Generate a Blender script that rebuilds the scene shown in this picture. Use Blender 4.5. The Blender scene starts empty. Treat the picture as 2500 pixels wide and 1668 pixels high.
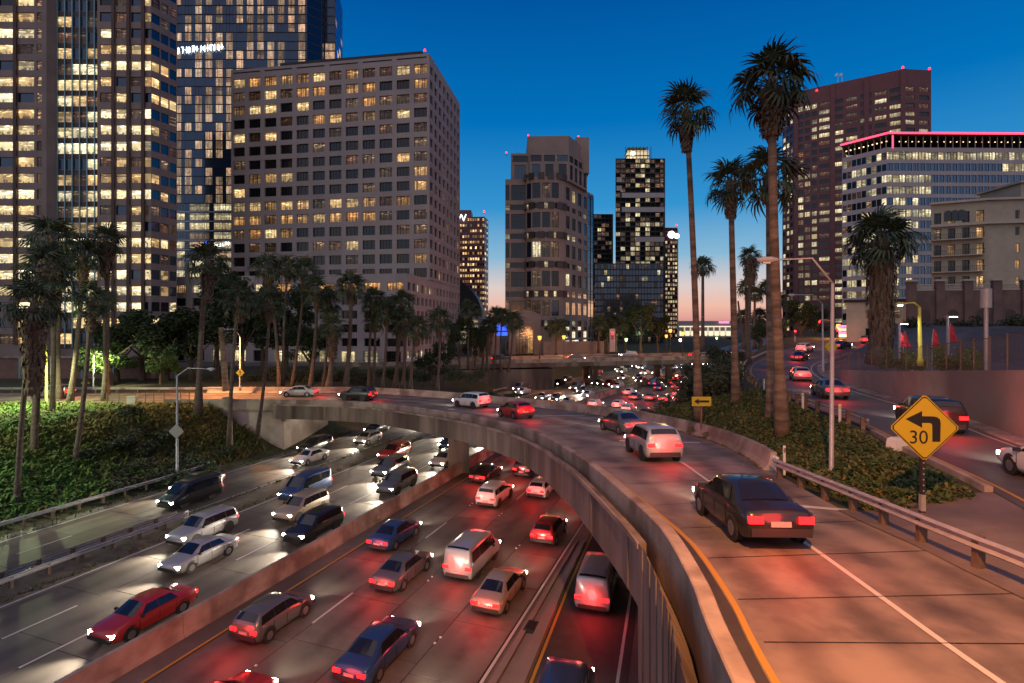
import bpy, math, random
from mathutils import Vector, Matrix
random.seed(7)
R = math.radians
S = bpy.context.scene
COL = S.collection

# ------------------------------------------------------------------ camera, sky, exposure
CZ = 15.5                      # eye height above the freeway
cam_d = bpy.data.cameras.new('camera')
cam = bpy.data.objects.new('camera', cam_d); COL.objects.link(cam)
cam.location = (0, 0, CZ); cam.rotation_euler = (R(90), 0, 0)
cam_d.lens = 19.0; cam_d.sensor_width = 36; cam_d.shift_y = -0.0156
cam_d.clip_start = 0.1; cam_d.clip_end = 9000
S.camera = cam
S.render.engine = 'CYCLES'
S.cycles.use_denoising = True
S.cycles.max_bounces = 5; S.cycles.diffuse_bounces = 2; S.cycles.glossy_bounces = 3
S.cycles.transparent_max_bounces = 8
S.cycles.sample_clamp_indirect = 4.0
S.view_settings.view_transform = 'Standard'; S.view_settings.look = 'None'
S.view_settings.gamma = 1.0; S.view_settings.use_curve_mapping = False
S.view_settings.exposure = 0.0

def lin(c):
    return tuple(((x / 12.92) if x <= .04045 else ((x + .055) / 1.055) ** 2.4) for x in [v / 255 for v in c])

wd = bpy.data.worlds.new('World'); S.world = wd; wd.use_nodes = True
nt = wd.node_tree; bg = nt.nodes['Background']
sky = nt.nodes.new('ShaderNodeTexSky'); sky.sky_type = 'NISHITA'; sky.sun_disc = False
sky.sun_elevation = R(-4.5); sky.sun_rotation = R(14); sky.ozone_density = 6
# twilight: the same dusk gradient all round the horizon, from afterglow to deep blue overhead
tc = nt.nodes.new('ShaderNodeTexCoord'); sx = nt.nodes.new('ShaderNodeSeparateXYZ')
nt.links.new(tc.outputs['Generated'], sx.inputs[0])
ramp = nt.nodes.new('ShaderNodeValToRGB'); el = ramp.color_ramp.elements
stops = [(0.0, (150, 118, 128)), (0.012, (226, 160, 150)), (0.035, (240, 188, 168)), (0.07, (222, 205, 200)), (0.125, (136, 184, 212)),
         (0.21, (52, 148, 206)), (0.35, (0, 113, 186)), (0.52, (0, 84, 158)), (1.0, (0, 44, 104))]
el[0].position = 0; el[0].color = lin(stops[0][1]) + (1,)
el[1].position = 1; el[1].color = lin(stops[-1][1]) + (1,)
for p, c in stops[1:-1]:
    e = el.new(p); e.color = lin(c) + (1,)
nt.links.new(sx.outputs['Z'], ramp.inputs[0])
addn = nt.nodes.new('ShaderNodeMix'); addn.data_type = 'RGBA'; addn.blend_type = 'ADD'; addn.inputs[0].default_value = 0.12
nt.links.new(ramp.outputs[0], addn.inputs[6]); nt.links.new(sky.outputs[0], addn.inputs[7])
azm = nt.nodes.new('ShaderNodeMapRange'); azm.inputs[1].default_value = -.6; azm.inputs[2].default_value = .45; azm.inputs[3].default_value = .42; azm.inputs[4].default_value = 1.0
nt.links.new(sx.outputs['Y'], azm.inputs[0])          # the sky darkens away from the sunset
dim = nt.nodes.new('ShaderNodeVectorMath'); dim.operation = 'SCALE'
nt.links.new(addn.outputs[2], dim.inputs[0]); nt.links.new(azm.outputs[0], dim.inputs['Scale'])
nt.links.new(dim.outputs[0], bg.inputs[0]); bg.inputs[1].default_value = 1.0

# added broad fill from behind the camera, standing in for city glow
city_fill_d = bpy.data.lights.new('sun', 'SUN'); city_fill_d.energy = 0.98; city_fill_d.angle = R(120); city_fill_d.color = (1, .83, .78)
sun = bpy.data.objects.new('sun', city_fill_d); COL.objects.link(sun); sun.rotation_euler = (R(52), 0, R(-12))

# ------------------------------------------------------------------ helpers
F = 1320.0
def at(u, v, Y):               # the point that lies Y metres ahead, seen at (u, v) of the 2500-wide photograph
    return Vector(((u - 1250) / F * Y, Y, CZ - (v - 795) / F * Y))

def tag(o, label=None, cat=None, group=None, kind=None):
    if label: o['label'] = label
    if cat: o['category'] = cat
    if group: o['group'] = group
    if kind: o['kind'] = kind
    return o

def link(name, data, parent=None, loc=(0, 0, 0), rz=0.0, scale=None, rot=None):
    o = bpy.data.objects.new(name, data); COL.objects.link(o)
    o.location = loc
    o.rotation_euler = rot if rot else (0, 0, rz)
    if scale is not None: o.scale = (scale,) * 3 if isinstance(scale, (int, float)) else scale
    if parent: o.parent = parent
    return o

def empty(name, loc=(0, 0, 0), rz=0.0, scale=1.0):
    o = link(name, None, None, loc, rz, scale); o.empty_display_size = .3
    return o

class MB:
    def __init__(s): s.v = []; s.f = []; s.m = []
    def add(s, vs, fs, mi=0):
        n = len(s.v); s.v.extend([tuple(p) for p in vs])
        for f in fs: s.f.append(tuple(n + i for i in f)); s.m.append(mi)
    def quad(s, a, b, c, d, mi=0): s.add([a, b, c, d], [(0, 1, 2, 3)], mi)
    def box(s, c, sz, rz=0.0, mi=0, taper=1.0):
        x, y, z = [q / 2 for q in sz]; ca, sa = math.cos(rz), math.sin(rz)
        vs = []
        for dz in (-1, 1):
            k = taper if dz > 0 else 1.0
            for dx, dy in ((-1, -1), (1, -1), (1, 1), (-1, 1)):
                X, Y = dx * x * k, dy * y * k
                vs.append((c[0] + X * ca - Y * sa, c[1] + X * sa + Y * ca, c[2] + dz * z))
        s.add(vs, [(3, 2, 1, 0), (4, 5, 6, 7), (0, 1, 5, 4), (1, 2, 6, 5), (2, 3, 7, 6), (3, 0, 4, 7)], mi)
    def tube(s, pts, rad, n=8, mi=0, caps=True):
        pts = [Vector(p) for p in pts]; k = len(pts)
        rad = rad if isinstance(rad, (list, tuple)) else [rad] * k
        base = len(s.v); up = Vector((0, 0, 1))
        for i, p in enumerate(pts):
            t = (pts[min(i + 1, k - 1)] - pts[max(i - 1, 0)]).normalized()
            a = t.cross(up) if abs(t.z) < .95 else t.cross(Vector((0, 1, 0)))
            a.normalize(); b = t.cross(a)
            for j in range(n):
                w = 2 * math.pi * j / n
                s.v.append(tuple(p + (a * math.cos(w) + b * math.sin(w)) * rad[i]))
        for i in range(k - 1):
            for j in range(n):
                j2 = (j + 1) % n
                s.f.append((base + i * n + j, base + i * n + j2, base + (i + 1) * n + j2, base + (i + 1) * n + j)); s.m.append(mi)
        if caps:
            s.f.append(tuple(base + j for j in range(n))[::-1]); s.m.append(mi)
            s.f.append(tuple(base + (k - 1) * n + j for j in range(n))); s.m.append(mi)
    def prism(s, poly, z0, z1, mi=0):
        n = len(poly)
        vs = [(p[0], p[1], z0) for p in poly] + [(p[0], p[1], z1) for p in poly]
        s.add(vs, [tuple(range(n))[::-1], tuple(range(n, 2 * n))] + [(i, (i + 1) % n, n + (i + 1) % n, n + i) for i in range(n)], mi)
    def sweep(s, path, section, mi=0, closed=True, zs=None, caps=True):
        # section: (lateral to the right of travel, height) pairs
        P = [Vector(p) for p in path]; k = len(P); n = len(section); base = len(s.v)
        for i, p in enumerate(P):
            t = P[min(i + 1, k - 1)] - P[max(i - 1, 0)]; t.z = 0; t.normalize()
            r = Vector((t.y, -t.x, 0))
            for a, h in section:
                s.v.append((p.x + r.x * a, p.y + r.y * a, p.z + h))
        m = n if closed else n - 1
        for i in range(k - 1):
            for j in range(m):
                j2 = (j + 1) % n
                s.f.append((base + i * n + j, base + i * n + j2, base + (i + 1) * n + j2, base + (i + 1) * n + j)); s.m.append(mi)
        if closed and caps:
            s.f.append(tuple(base + j for j in range(n))); s.m.append(mi)
            s.f.append(tuple(base + (k - 1) * n + j for j in range(n))[::-1]); s.m.append(mi)
    def mesh(s, name, mats, smooth=False):
        me = bpy.data.meshes.new(name); me.from_pydata(s.v, [], s.f)
        for m in (mats if isinstance(mats, (list, tuple)) else [mats]): me.materials.append(m)
        if any(s.m): me.polygons.foreach_set('material_index', s.m)
        if smooth: me.polygons.foreach_set('use_smooth', [True] * len(s.f))
        me.update(); return me
    def build(s, name, mats, parent=None, loc=(0, 0, 0), rz=0.0, smooth=False):
        return link(name, s.mesh(name, mats, smooth), parent, loc, rz)

def interp(tbl, x):
    if x <= tbl[0][0]: return tbl[0][1]
    for (a, p), (b, q) in zip(tbl, tbl[1:]):
        if x <= b: return p + (q - p) * (x - a) / (b - a)
    return tbl[-1][1]

def smooth_path(pts, per=6):   # Catmull-Rom
    P = [Vector(p) for p in pts]; out = []
    for i in range(len(P) - 1):
        p0 = P[max(i - 1, 0)]; p1 = P[i]; p2 = P[i + 1]; p3 = P[min(i + 2, len(P) - 1)]
        for k in range(per):
            t = k / per
            out.append(.5 * ((2 * p1) + (p2 - p0) * t + (2 * p0 - 5 * p1 + 4 * p2 - p3) * t * t + (3 * p1 - p0 - 3 * p2 + p3) * t ** 3))
    out.append(P[-1]); return out

def sstep(x): x = max(0., min(1., x)); return x * x * (3 - 2 * x)

# ------------------------------------------------------------------ materials
M = {}
def newmat(name):
    m = bpy.data.materials.new(name); m.use_nodes = True; M[name] = m
    n = m.node_tree; return m, n, n.nodes['Principled BSDF']
def N(nt, t, **kw):
    o = nt.nodes.new(t)
    for k, v in kw.items():
        if k.startswith('i_'): o.inputs[k[2:].replace('_', ' ')].default_value = v
        else: setattr(o, k, v)
    return o
def surf(name, c1, c2, scale=2.0, rough=.8, bump=.2, stretch=(1, 1, 1), fine=18.0, metal=0., spec=.4, c3=None, c3scale=.25, coords='Object', bdist=.03, randv=0.):
    m, n, b = newmat(name); L = n.links.new
    t = N(n, 'ShaderNodeTexCoord'); mp = N(n, 'ShaderNodeMapping'); mp.inputs['Scale'].default_value = stretch
    L(N(n, 'ShaderNodeNewGeometry').outputs['Position'] if coords == 'World' else t.outputs[coords], mp.inputs[0])
    a = N(n, 'ShaderNodeTexNoise'); a.inputs['Scale'].default_value = scale; a.inputs['Detail'].default_value = 6; a.inputs['Roughness'].default_value = .65
    L(mp.outputs[0], a.inputs['Vector'])
    r = N(n, 'ShaderNodeValToRGB'); r.color_ramp.elements[0].position = .32; r.color_ramp.elements[1].position = .68
    r.color_ramp.elements[0].color = tuple(c1) + (1,); r.color_ramp.elements[1].color = tuple(c2) + (1,)
    L(a.outputs['Fac'], r.inputs[0]); out = r.outputs[0]
    if c3:
        d = N(n, 'ShaderNodeTexNoise'); d.inputs['Scale'].default_value = c3scale; d.inputs['Detail'].default_value = 4
        L(mp.outputs[0], d.inputs['Vector'])
        rr = N(n, 'ShaderNodeValToRGB'); rr.color_ramp.elements[0].position = .45; rr.color_ramp.elements[1].position = .62
        L(d.outputs['Fac'], rr.inputs[0])
        x = N(n, 'ShaderNodeMix', data_type='RGBA'); L(rr.outputs[0], x.inputs[0]); L(out, x.inputs[6]); x.inputs[7].default_value = tuple(c3) + (1,); out = x.outputs[2]
    if randv:
        oi = N(n, 'ShaderNodeObjectInfo'); h = N(n, 'ShaderNodeHueSaturation')
        mr = N(n, 'ShaderNodeMapRange'); mr.inputs[3].default_value = 1 - randv; mr.inputs[4].default_value = 1 + randv
        L(oi.outputs['Random'], mr.inputs[0]); L(mr.outputs[0], h.inputs['Value']); L(out, h.inputs['Color']); out = h.outputs[0]
    L(out, b.inputs['Base Color'])
    b.inputs['Roughness'].default_value = rough; b.inputs['Metallic'].default_value = metal
    b.inputs['Specular IOR Level'].default_value = spec
    if bump:
        f = N(n, 'ShaderNodeTexNoise'); f.inputs['Scale'].default_value = fine; f.inputs['Detail'].default_value = 4; L(mp.outputs[0], f.inputs['Vector'])
        bp = N(n, 'ShaderNodeBump'); bp.inputs['Strength'].default_value = bump; bp.inputs['Distance'].default_value = bdist
        L(f.outputs['Fac'], bp.inputs['Height']); L(bp.outputs[0], b.inputs['Normal'])
    return m
def plain(name, c, rough=.5, metal=0., spec=.5):
    m, n, b = newmat(name); b.inputs['Base Color'].default_value = tuple(c) + (1,)
    b.inputs['Roughness'].default_value = rough; b.inputs['Metallic'].default_value = metal; b.inputs['Specular IOR Level'].default_value = spec
    return m
def glow(name, c, s, sample=False):
    m, n, b = newmat(name); b.inputs['Base Color'].default_value = (c[0] * .3, c[1] * .3, c[2] * .3, 1)
    b.inputs['Emission Color'].default_value = tuple(c) + (1,); b.inputs['Emission Strength'].default_value = s
    m.cycles.emission_sampling = 'AUTO' if sample else 'NONE'
    return m

surf('freeway_concrete', (.10, .088, .078), (.17, .15, .132), .6, .62, .25, fine=26, c3=(.085, .072, .064), c3scale=.12, bdist=.012)
surf('slab_concrete', (.10, .085, .073), (.17, .146, .125), .8, .62, .35, fine=30, c3=(.075, .063, .055), c3scale=.2, bdist=.012, randv=.13, coords='World')
def wear(m, axis_src, centers, width, amount):   # oil drips and tyre-darkened paths along the lanes
    n = m.node_tree; L = n.links.new; b = n.nodes['Principled BSDF']; src = b.inputs['Base Color'].links[0].from_socket
    t = N(n, 'ShaderNodeTexCoord'); sp = N(n, 'ShaderNodeSeparateXYZ'); L(t.outputs[axis_src[0]], sp.inputs[0]); acc = None
    for c in centers:
        d = N(n, 'ShaderNodeMath', operation='SUBTRACT'); L(sp.outputs[axis_src[1]], d.inputs[0]); d.inputs[1].default_value = c
        ab = N(n, 'ShaderNodeMath', operation='ABSOLUTE'); L(d.outputs[0], ab.inputs[0])
        mr = N(n, 'ShaderNodeMapRange'); mr.interpolation_type = 'SMOOTHSTEP'; mr.inputs[1].default_value = 0; mr.inputs[2].default_value = width; mr.inputs[3].default_value = 1; mr.inputs[4].default_value = 0; L(ab.outputs[0], mr.inputs[0])
        if acc is None: acc = mr.outputs[0]
        else: q = N(n, 'ShaderNodeMath', operation='MAXIMUM'); L(acc, q.inputs[0]); L(mr.outputs[0], q.inputs[1]); acc = q.outputs[0]
    z = N(n, 'ShaderNodeTexNoise'); z.inputs['Scale'].default_value = .9; z.inputs['Detail'].default_value = 5; L(N(n, 'ShaderNodeNewGeometry').outputs['Position'], z.inputs['Vector'])
    zr_ = N(n, 'ShaderNodeMapRange'); zr_.inputs[1].default_value = .3; zr_.inputs[2].default_value = .7; zr_.inputs[3].default_value = .25; zr_.inputs[4].default_value = 1; L(z.outputs['Fac'], zr_.inputs[0])
    mu = N(n, 'ShaderNodeMath', operation='MULTIPLY'); L(acc, mu.inputs[0]); L(zr_.outputs[0], mu.inputs[1])
    m2 = N(n, 'ShaderNodeMath', operation='MULTIPLY'); L(mu.outputs[0], m2.inputs[0]); m2.inputs[1].default_value = amount
    x = N(n, 'ShaderNodeMix', data_type='RGBA'); L(m2.outputs[0], x.inputs[0]); L(src, x.inputs[6]); x.inputs[7].default_value = (.035, .03, .027, 1); L(x.outputs[2], b.inputs['Base Color'])
wear(M['slab_concrete'], ('Object', 'Y'), (0.0,), .75, .75)
surf('joint', (.012, .011, .01), (.025, .022, .02), 3, .9, .2)
surf('asphalt_dark', (.028, .026, .026), (.05, .046, .044), 1.2, .75, .3, fine=40, bdist=.01)
surf('ramp_concrete', (.115, .092, .078), (.215, .172, .142), .55, .62, .35, fine=30, c3=(.10, .08, .07), c3scale=.22, bdist=.012)
surf('ramp_deck', (.105, .084, .071), (.215, .172, .142), .7, .62, .4, fine=30, c3=(.26, .205, .165), c3scale=.35, bdist=.012)
wear(M['ramp_deck'], ('UV', 'X'), (.20, .43, .68, .90), .085, .62)
surf('road_asphalt', (.055, .05, .05), (.095, .086, .084), .5, .7, .3, fine=40, c3=(.12, .105, .10), c3scale=.1, bdist=.01)
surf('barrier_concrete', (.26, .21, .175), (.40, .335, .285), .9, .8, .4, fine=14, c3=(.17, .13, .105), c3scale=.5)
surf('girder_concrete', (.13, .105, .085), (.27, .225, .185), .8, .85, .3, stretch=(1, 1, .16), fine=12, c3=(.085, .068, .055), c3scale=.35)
surf('wall_concrete', (.20, .165, .15), (.27, .225, .205), .35, .85, .25, fine=10, c3=(.17, .13, .12), c3scale=.12)
surf('pale_wall', (.34, .29, .26), (.46, .40, .36), .5, .85, .25, fine=10, c3=(.24, .2, .18), c3scale=.3)
surf('brick', (.17, .10, .085), (.24, .15, .125), 3, .85, .4, fine=24, c3=(.14, .09, .08), c3scale=.3)
surf('granite_pink', (.20, .155, .145), (.27, .21, .195), .25, .55, .08, fine=8)
surf('facade_grey', (.30, .265, .265), (.38, .335, .33), .12, .8, .1, fine=5)
surf('facade_tan', (.23, .185, .17), (.30, .245, .22), .15, .7, .1, fine=5)
surf('facade_tan_dark', (.045, .036, .036), (.07, .055, .052), .3, .45, .05, fine=5)
surf('brown_stone', (.135, .045, .05), (.175, .06, .065), .3, .4, .1, fine=5)
surf('brown_pilaster', (.075, .045, .04), (.10, .062, .055), .3, .6, .05)
surf('white_panel', (.36, .34, .36), (.43, .41, .43), .1, .6, .05, fine=4)
surf('stucco', (.40, .335, .25), (.50, .425, .32), .4, .9, .3, fine=9)
surf('stucco_trim', (.46, .40, .32), (.55, .48, .40), .8, .85, .1)
surf('dark_steel', (.03, .03, .032), (.05, .05, .052), 2, .5, .05, metal=.4)
surf('galvanized', (.36, .34, .33), (.5, .47, .45), 3, .4, .15, metal=.35, fine=30)
surf('guard_post', (.10, .065, .045), (.17, .115, .085), 4, .8, .3)
surf('pole_grey', (.34, .33, .35), (.42, .41, .43), 2, .5, .05, metal=.3)
surf('pole_yellow', (.55, .46, .07), (.62, .53, .10), 2, .55, .05)
surf('soil', (.075, .052, .034), (.13, .092, .06), .8, .95, .6, fine=6, c3=(.05, .038, .026), c3scale=.25, bdist=.12)
surf('dirt_median', (.07, .055, .042), (.14, .11, .085), 1.2, .95, .6, fine=8, bdist=.06)
surf('bank_soil', (.035, .042, .018), (.06, .066, .026), .5, .95, .8, fine=3, c3=(.07, .055, .035), c3scale=.12, bdist=.2)
surf('grass', (.06, .13, .026), (.11, .21, .05), .35, .9, 0, c3=(.12, .125, .03), c3scale=.09)
surf('dry_grass', (.15, .125, .035), (.24, .20, .06), .5, .9, 0, c3=(.085, .10, .03), c3scale=.2)
surf('shrub_leaf', (.035, .055, .028), (.065, .09, .042), 2, .8, 0, c3=(.05, .05, .03), c3scale=.6, randv=.25)
surf('ivy_leaf', (.04, .075, .018), (.075, .12, .03), 1.2, .8, 0, c3=(.11, .13, .035), c3scale=.4, randv=.15)
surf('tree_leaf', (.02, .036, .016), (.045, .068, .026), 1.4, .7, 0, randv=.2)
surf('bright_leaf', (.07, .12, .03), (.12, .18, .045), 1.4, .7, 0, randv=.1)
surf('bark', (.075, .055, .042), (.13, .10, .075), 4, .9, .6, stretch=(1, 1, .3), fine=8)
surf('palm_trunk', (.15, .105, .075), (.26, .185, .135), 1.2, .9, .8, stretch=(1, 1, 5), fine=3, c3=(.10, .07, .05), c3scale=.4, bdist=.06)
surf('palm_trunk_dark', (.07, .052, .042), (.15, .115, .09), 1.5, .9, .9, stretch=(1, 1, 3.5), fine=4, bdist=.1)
surf('palm_leaf', (.032, .05, .02), (.065, .085, .034), 1.5, .55, 0, randv=.3, spec=.5)
surf('palm_dead', (.10, .068, .045), (.20, .14, .095), 2.5, .9, 0, stretch=(1, 1, .3), randv=.2)
surf('hill', (.05, .05, .06), (.075, .07, .085), .004, .95, 0)
plain('white_paint', (.48, .46, .43), .65); plain('yellow_paint', (.40, .22, .03), .65)
plain('sign_yellow', (.44, .35, .012), .55); plain('sign_black', (.012, .012, .012), .5); plain('sign_back', (.35, .34, .34), .45, .6)
plain('sign_green', (.012, .07, .05), .5); plain('sign_white', (.75, .75, .72), .5)
plain('rubber', (.015, .015, .016), .8); plain('rim', (.42, .42, .44), .3, .9)
plain('car_glass', (.012, .014, .018), .06, 0, .9); plain('black_plastic', (.02, .02, .021), .5)
plain('flag_red', (.55, .03, .045), .7); plain('mullion_teal', (.20, .33, .37), .35, .5); plain('mullion_pale', (.45, .46, .48), .35, .6)
plain('mullion_dark', (.03, .03, .032), .4, .5); plain('roof_tar', (.035, .034, .036), .9)
plain('void', (.006, .006, .007), .9)
plain('plate', (.3, .3, .3), .5)
# car paint
for nm, c in dict(white=(.62, .62, .61), black=(.014, .014, .016), silver=(.42, .43, .44), grey=(.13, .135, .14), red=(.34, .018, .02), blue=(.03, .07, .19), beige=(.40, .34, .26)).items():
    m = plain('paint_' + nm, c, .28, .0 if nm in ('white', 'black', 'red') else .35, .5)
    m.node_tree.nodes['Principled BSDF'].inputs['Coat Weight'].default_value = .6
glow('head_lamp', (1, .90, .74), 45); glow('tail_lamp', (1, .008, .010), 5.5); glow('brake_lamp', (1, .05, .04), 26)
glow('sodium', (1, .32, .05), 3.2); glow('lamp_white', (1, .95, .8), 30); glow('lamp_green', (.55, 1, .30), 4)
glow('beacon', (1, .02, .035), 5); glow('neon_pink', (1, .05, .11), 3.4, True); glow('signal_red', (1, .012, .02), 9)
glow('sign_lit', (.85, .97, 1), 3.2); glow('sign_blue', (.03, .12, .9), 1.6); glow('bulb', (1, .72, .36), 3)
glow('interior_pale', (1, .86, .6), 1.1); glow('lobby', (1, .80, .48), .75); glow('sign_pink', (1, .25, .5), 1.5)

# glass: dark panes that mirror the dusk sky
def glass(name, tint, mirror, rough=.05, refl=(.6, .78, 1)):
    m, n, b = newmat(name); L = n.links.new
    b.inputs['Base Color'].default_value = tuple(tint) + (1,); b.inputs['Roughness'].default_value = .15
    g = N(n, 'ShaderNodeBsdfGlossy'); g.inputs['Roughness'].default_value = rough; g.inputs['Color'].default_value = tuple(refl) + (1,)
    lw = N(n, 'ShaderNodeFresnel'); lw.inputs[0].default_value = 1.42
    mr = N(n, 'ShaderNodeMapRange'); mr.inputs[3].default_value = mirror; mr.inputs[4].default_value = .75
    oi = N(n, 'ShaderNodeObjectInfo')
    t = N(n, 'ShaderNodeTexCoord'); nz = N(n, 'ShaderNodeTexNoise'); nz.inputs['Scale'].default_value = .35
    bp = N(n, 'ShaderNodeBump'); bp.inputs['Strength'].default_value = .05; bp.inputs['Distance'].default_value = .2
    L(t.outputs['Object'], nz.inputs['Vector']); L(nz.outputs['Fac'], bp.inputs['Height']); L(bp.outputs[0], g.inputs['Normal'])
    L(lw.outputs[0], mr.inputs[0]); x = N(n, 'ShaderNodeMixShader'); L(mr.outputs[0], x.inputs[0])
    L(b.outputs[0], x.inputs[1]); L(g.outputs[0], x.inputs[2]); L(x.outputs[0], n.nodes['Material Output'].inputs[0])
    return m
glass('glass_dark', (.005, .006, .008), .0, refl=(.30, .42, .62)); glass('glass_blue', (.007, .012, .022), .05, refl=(.4, .66, 1)); glass('glass_curtain', (.006, .016, .034), .05, refl=(.28, .55, 1))
glass('glass_sky', (.016, .045, .10), .10, refl=(.35, .62, 1)); glass('glass_warm', (.014, .010, .008), .0, refl=(.5, .45, .45))

# a lit room seen through the pane: ceiling fittings above, furniture below, every window its own strength
def room(name, ca, cb, lo, hi, strips=2.2, furn=.55, curtain=0.):
    m, n, b = newmat(name); L = n.links.new
    oi = N(n, 'ShaderNodeObjectInfo'); ge = N(n, 'ShaderNodeNewGeometry')
    ad = N(n, 'ShaderNodeMath', operation='ADD'); L(oi.outputs['Random'], ad.inputs[0]); L(ge.outputs['Random Per Island'], ad.inputs[1])
    fr = N(n, 'ShaderNodeMath', operation='FRACT'); L(ad.outputs[0], fr.inputs[0])
    m7 = N(n, 'ShaderNodeMath', operation='MULTIPLY'); m7.inputs[1].default_value = 37.3; L(fr.outputs[0], m7.inputs[0])
    f2 = N(n, 'ShaderNodeMath', operation='FRACT'); L(m7.outputs[0], f2.inputs[0])
    t = N(n, 'ShaderNodeTexCoord'); sp = N(n, 'ShaderNodeSeparateXYZ'); L(t.outputs['Object'], sp.inputs[0])
    tg = N(n, 'ShaderNodeSeparateXYZ'); L(t.outputs['Generated'], tg.inputs[0])
    cb_ = N(n, 'ShaderNodeCombineXYZ'); L(sp.outputs['X'], cb_.inputs[0]); L(sp.outputs['Z'], cb_.inputs[2]); L(m7.outputs[0], cb_.inputs[1])
    def noise(sc, st):
        mp = N(n, 'ShaderNodeMapping'); mp.inputs['Scale'].default_value = st; L(cb_.outputs[0], mp.inputs[0])
        z = N(n, 'ShaderNodeTexNoise'); z.inputs['Scale'].default_value = sc; z.inputs['Detail'].default_value = 2; L(mp.outputs[0], z.inputs['Vector']); return z.outputs['Fac']
    def rampf(src, a, c, lo_=0., hi_=1.):
        mr = N(n, 'ShaderNodeMapRange'); mr.inputs[1].default_value = a; mr.inputs[2].default_value = c; mr.inputs[3].default_value = lo_; mr.inputs[4].default_value = hi_; L(src, mr.inputs[0]); return mr.outputs[0]
    def mul(a, c):
        x = N(n, 'ShaderNodeMath', operation='MULTIPLY'); L(a, x.inputs[0])
        if isinstance(c, float): x.inputs[1].default_value = c
        else: L(c, x.inputs[1])
        return x.outputs[0]
    strip = mul(rampf(noise(1.0, (.7, 1, 3.4)), .56, .62), rampf(tg.outputs['Z'], .45, .6))
    fur = mul(rampf(noise(1.6, (1, 1, .8)), .50, .56), rampf(tg.outputs['Z'], .5, .2))
    wallv = rampf(noise(.7, (1, 1, .6)), .3, .7, .55, 1.15)
    s1 = N(n, 'ShaderNodeMath', operation='MULTIPLY_ADD'); L(strip, s1.inputs[0]); s1.inputs[1].default_value = strips; L(wallv, s1.inputs[2])
    inv = N(n, 'ShaderNodeMath', operation='MULTIPLY_ADD'); L(fur, inv.inputs[0]); inv.inputs[1].default_value = -furn; inv.inputs[2].default_value = 1.0
    val = mul(s1.outputs[0], inv.outputs[0])
    val = mul(val, rampf(f2.outputs[0], 0, 1, lo, hi))
    # blinds drawn to a different height in every window
    th = N(n, 'ShaderNodeMath', operation='MULTIPLY'); L(f2.outputs[0], th.inputs[0]); th.inputs[1].default_value = 7.31
    tf = N(n, 'ShaderNodeMath', operation='FRACT'); L(th.outputs[0], tf.inputs[0])
    tm = rampf(tf.outputs[0], 0, 1, .42, 1.5)
    gt = N(n, 'ShaderNodeMath', operation='GREATER_THAN'); L(tg.outputs['Z'], gt.inputs[0]); L(tm, gt.inputs[1])
    bm = N(n, 'ShaderNodeMath', operation='MULTIPLY_ADD'); L(gt.outputs[0], bm.inputs[0]); bm.inputs[1].default_value = -.62; bm.inputs[2].default_value = 1.0
    val = mul(val, bm.outputs[0])
    if curtain:
        bl = rampf(noise(.9, (2.2, 1, .05)), .5, .54, 1.0, 1 - curtain); val = mul(val, bl)
    cm = N(n, 'ShaderNodeMix', data_type='RGBA'); cm.inputs[6].default_value = tuple(ca) + (1,); cm.inputs[7].default_value = tuple(cb) + (1,); L(fr.outputs[0], cm.inputs[0])
    L(cm.outputs[2], b.inputs['Emission Color']); L(val, b.inputs['Emission Strength'])
    b.inputs['Base Color'].default_value = (.015, .013, .012, 1); b.inputs['Roughness'].default_value = .12
    m.cycles.emission_sampling = 'NONE'
    return m
room('room_warm', (1, .58, .22), (1, .74, .36), .4, 1.25, furn=.75)
room('room_white', (1, .76, .38), (1, .86, .56), .6, 1.6, furn=.8)
room('room_amber', (1, .45, .13), (1, .58, .24), .25, .85, curtain=.7)
room('room_dim', (1, .42, .20), (.9, .62, .38), .03, .16, 6.0, .5, curtain=.5)
room('room_hotel', (1, .58, .34), (1, .70, .45), .18, .9, .6, .4, curtain=.5)
room('room_office', (1, .78, .40), (1, .88, .56), .3, 1.1, 1.6, .6, curtain=.5)
room('room_peach', (1, .50, .26), (1, .58, .34), .55, .8, .1, .2)

# ------------------------------------------------------------------ the lie of the land
_fwp = smooth_path([(x, y, 0) for y, x in [(-60, -48), (-20, -33.3), (20, -18.7), (60, -4.1), (88, 6.4), (110, 16.5), (135, 31), (168, 52.5), (230, 91), (300, 131), (400, 186), (600, 296), (900, 460)]], 10)
_fwt = [(p.y, p.x) for p in _fwp]
def fwx(Y): return interp(_fwt, Y)
def fwdir(Y):
    d = (fwx(Y + 2) - fwx(Y - 2)) / 4; n = math.hypot(d, 1); return d / n, 1 / n
def fw(Y, s, z=0.0):           # point of the freeway: station Y, s metres right of the median wall
    dx, dy = fwdir(Y); return Vector((fwx(Y) + dy * s, Y - dx * s, z))
def fwrot(Y): dx, dy = fwdir(Y); return math.atan2(dy, dx)      # heading of the +Y travel direction

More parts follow.
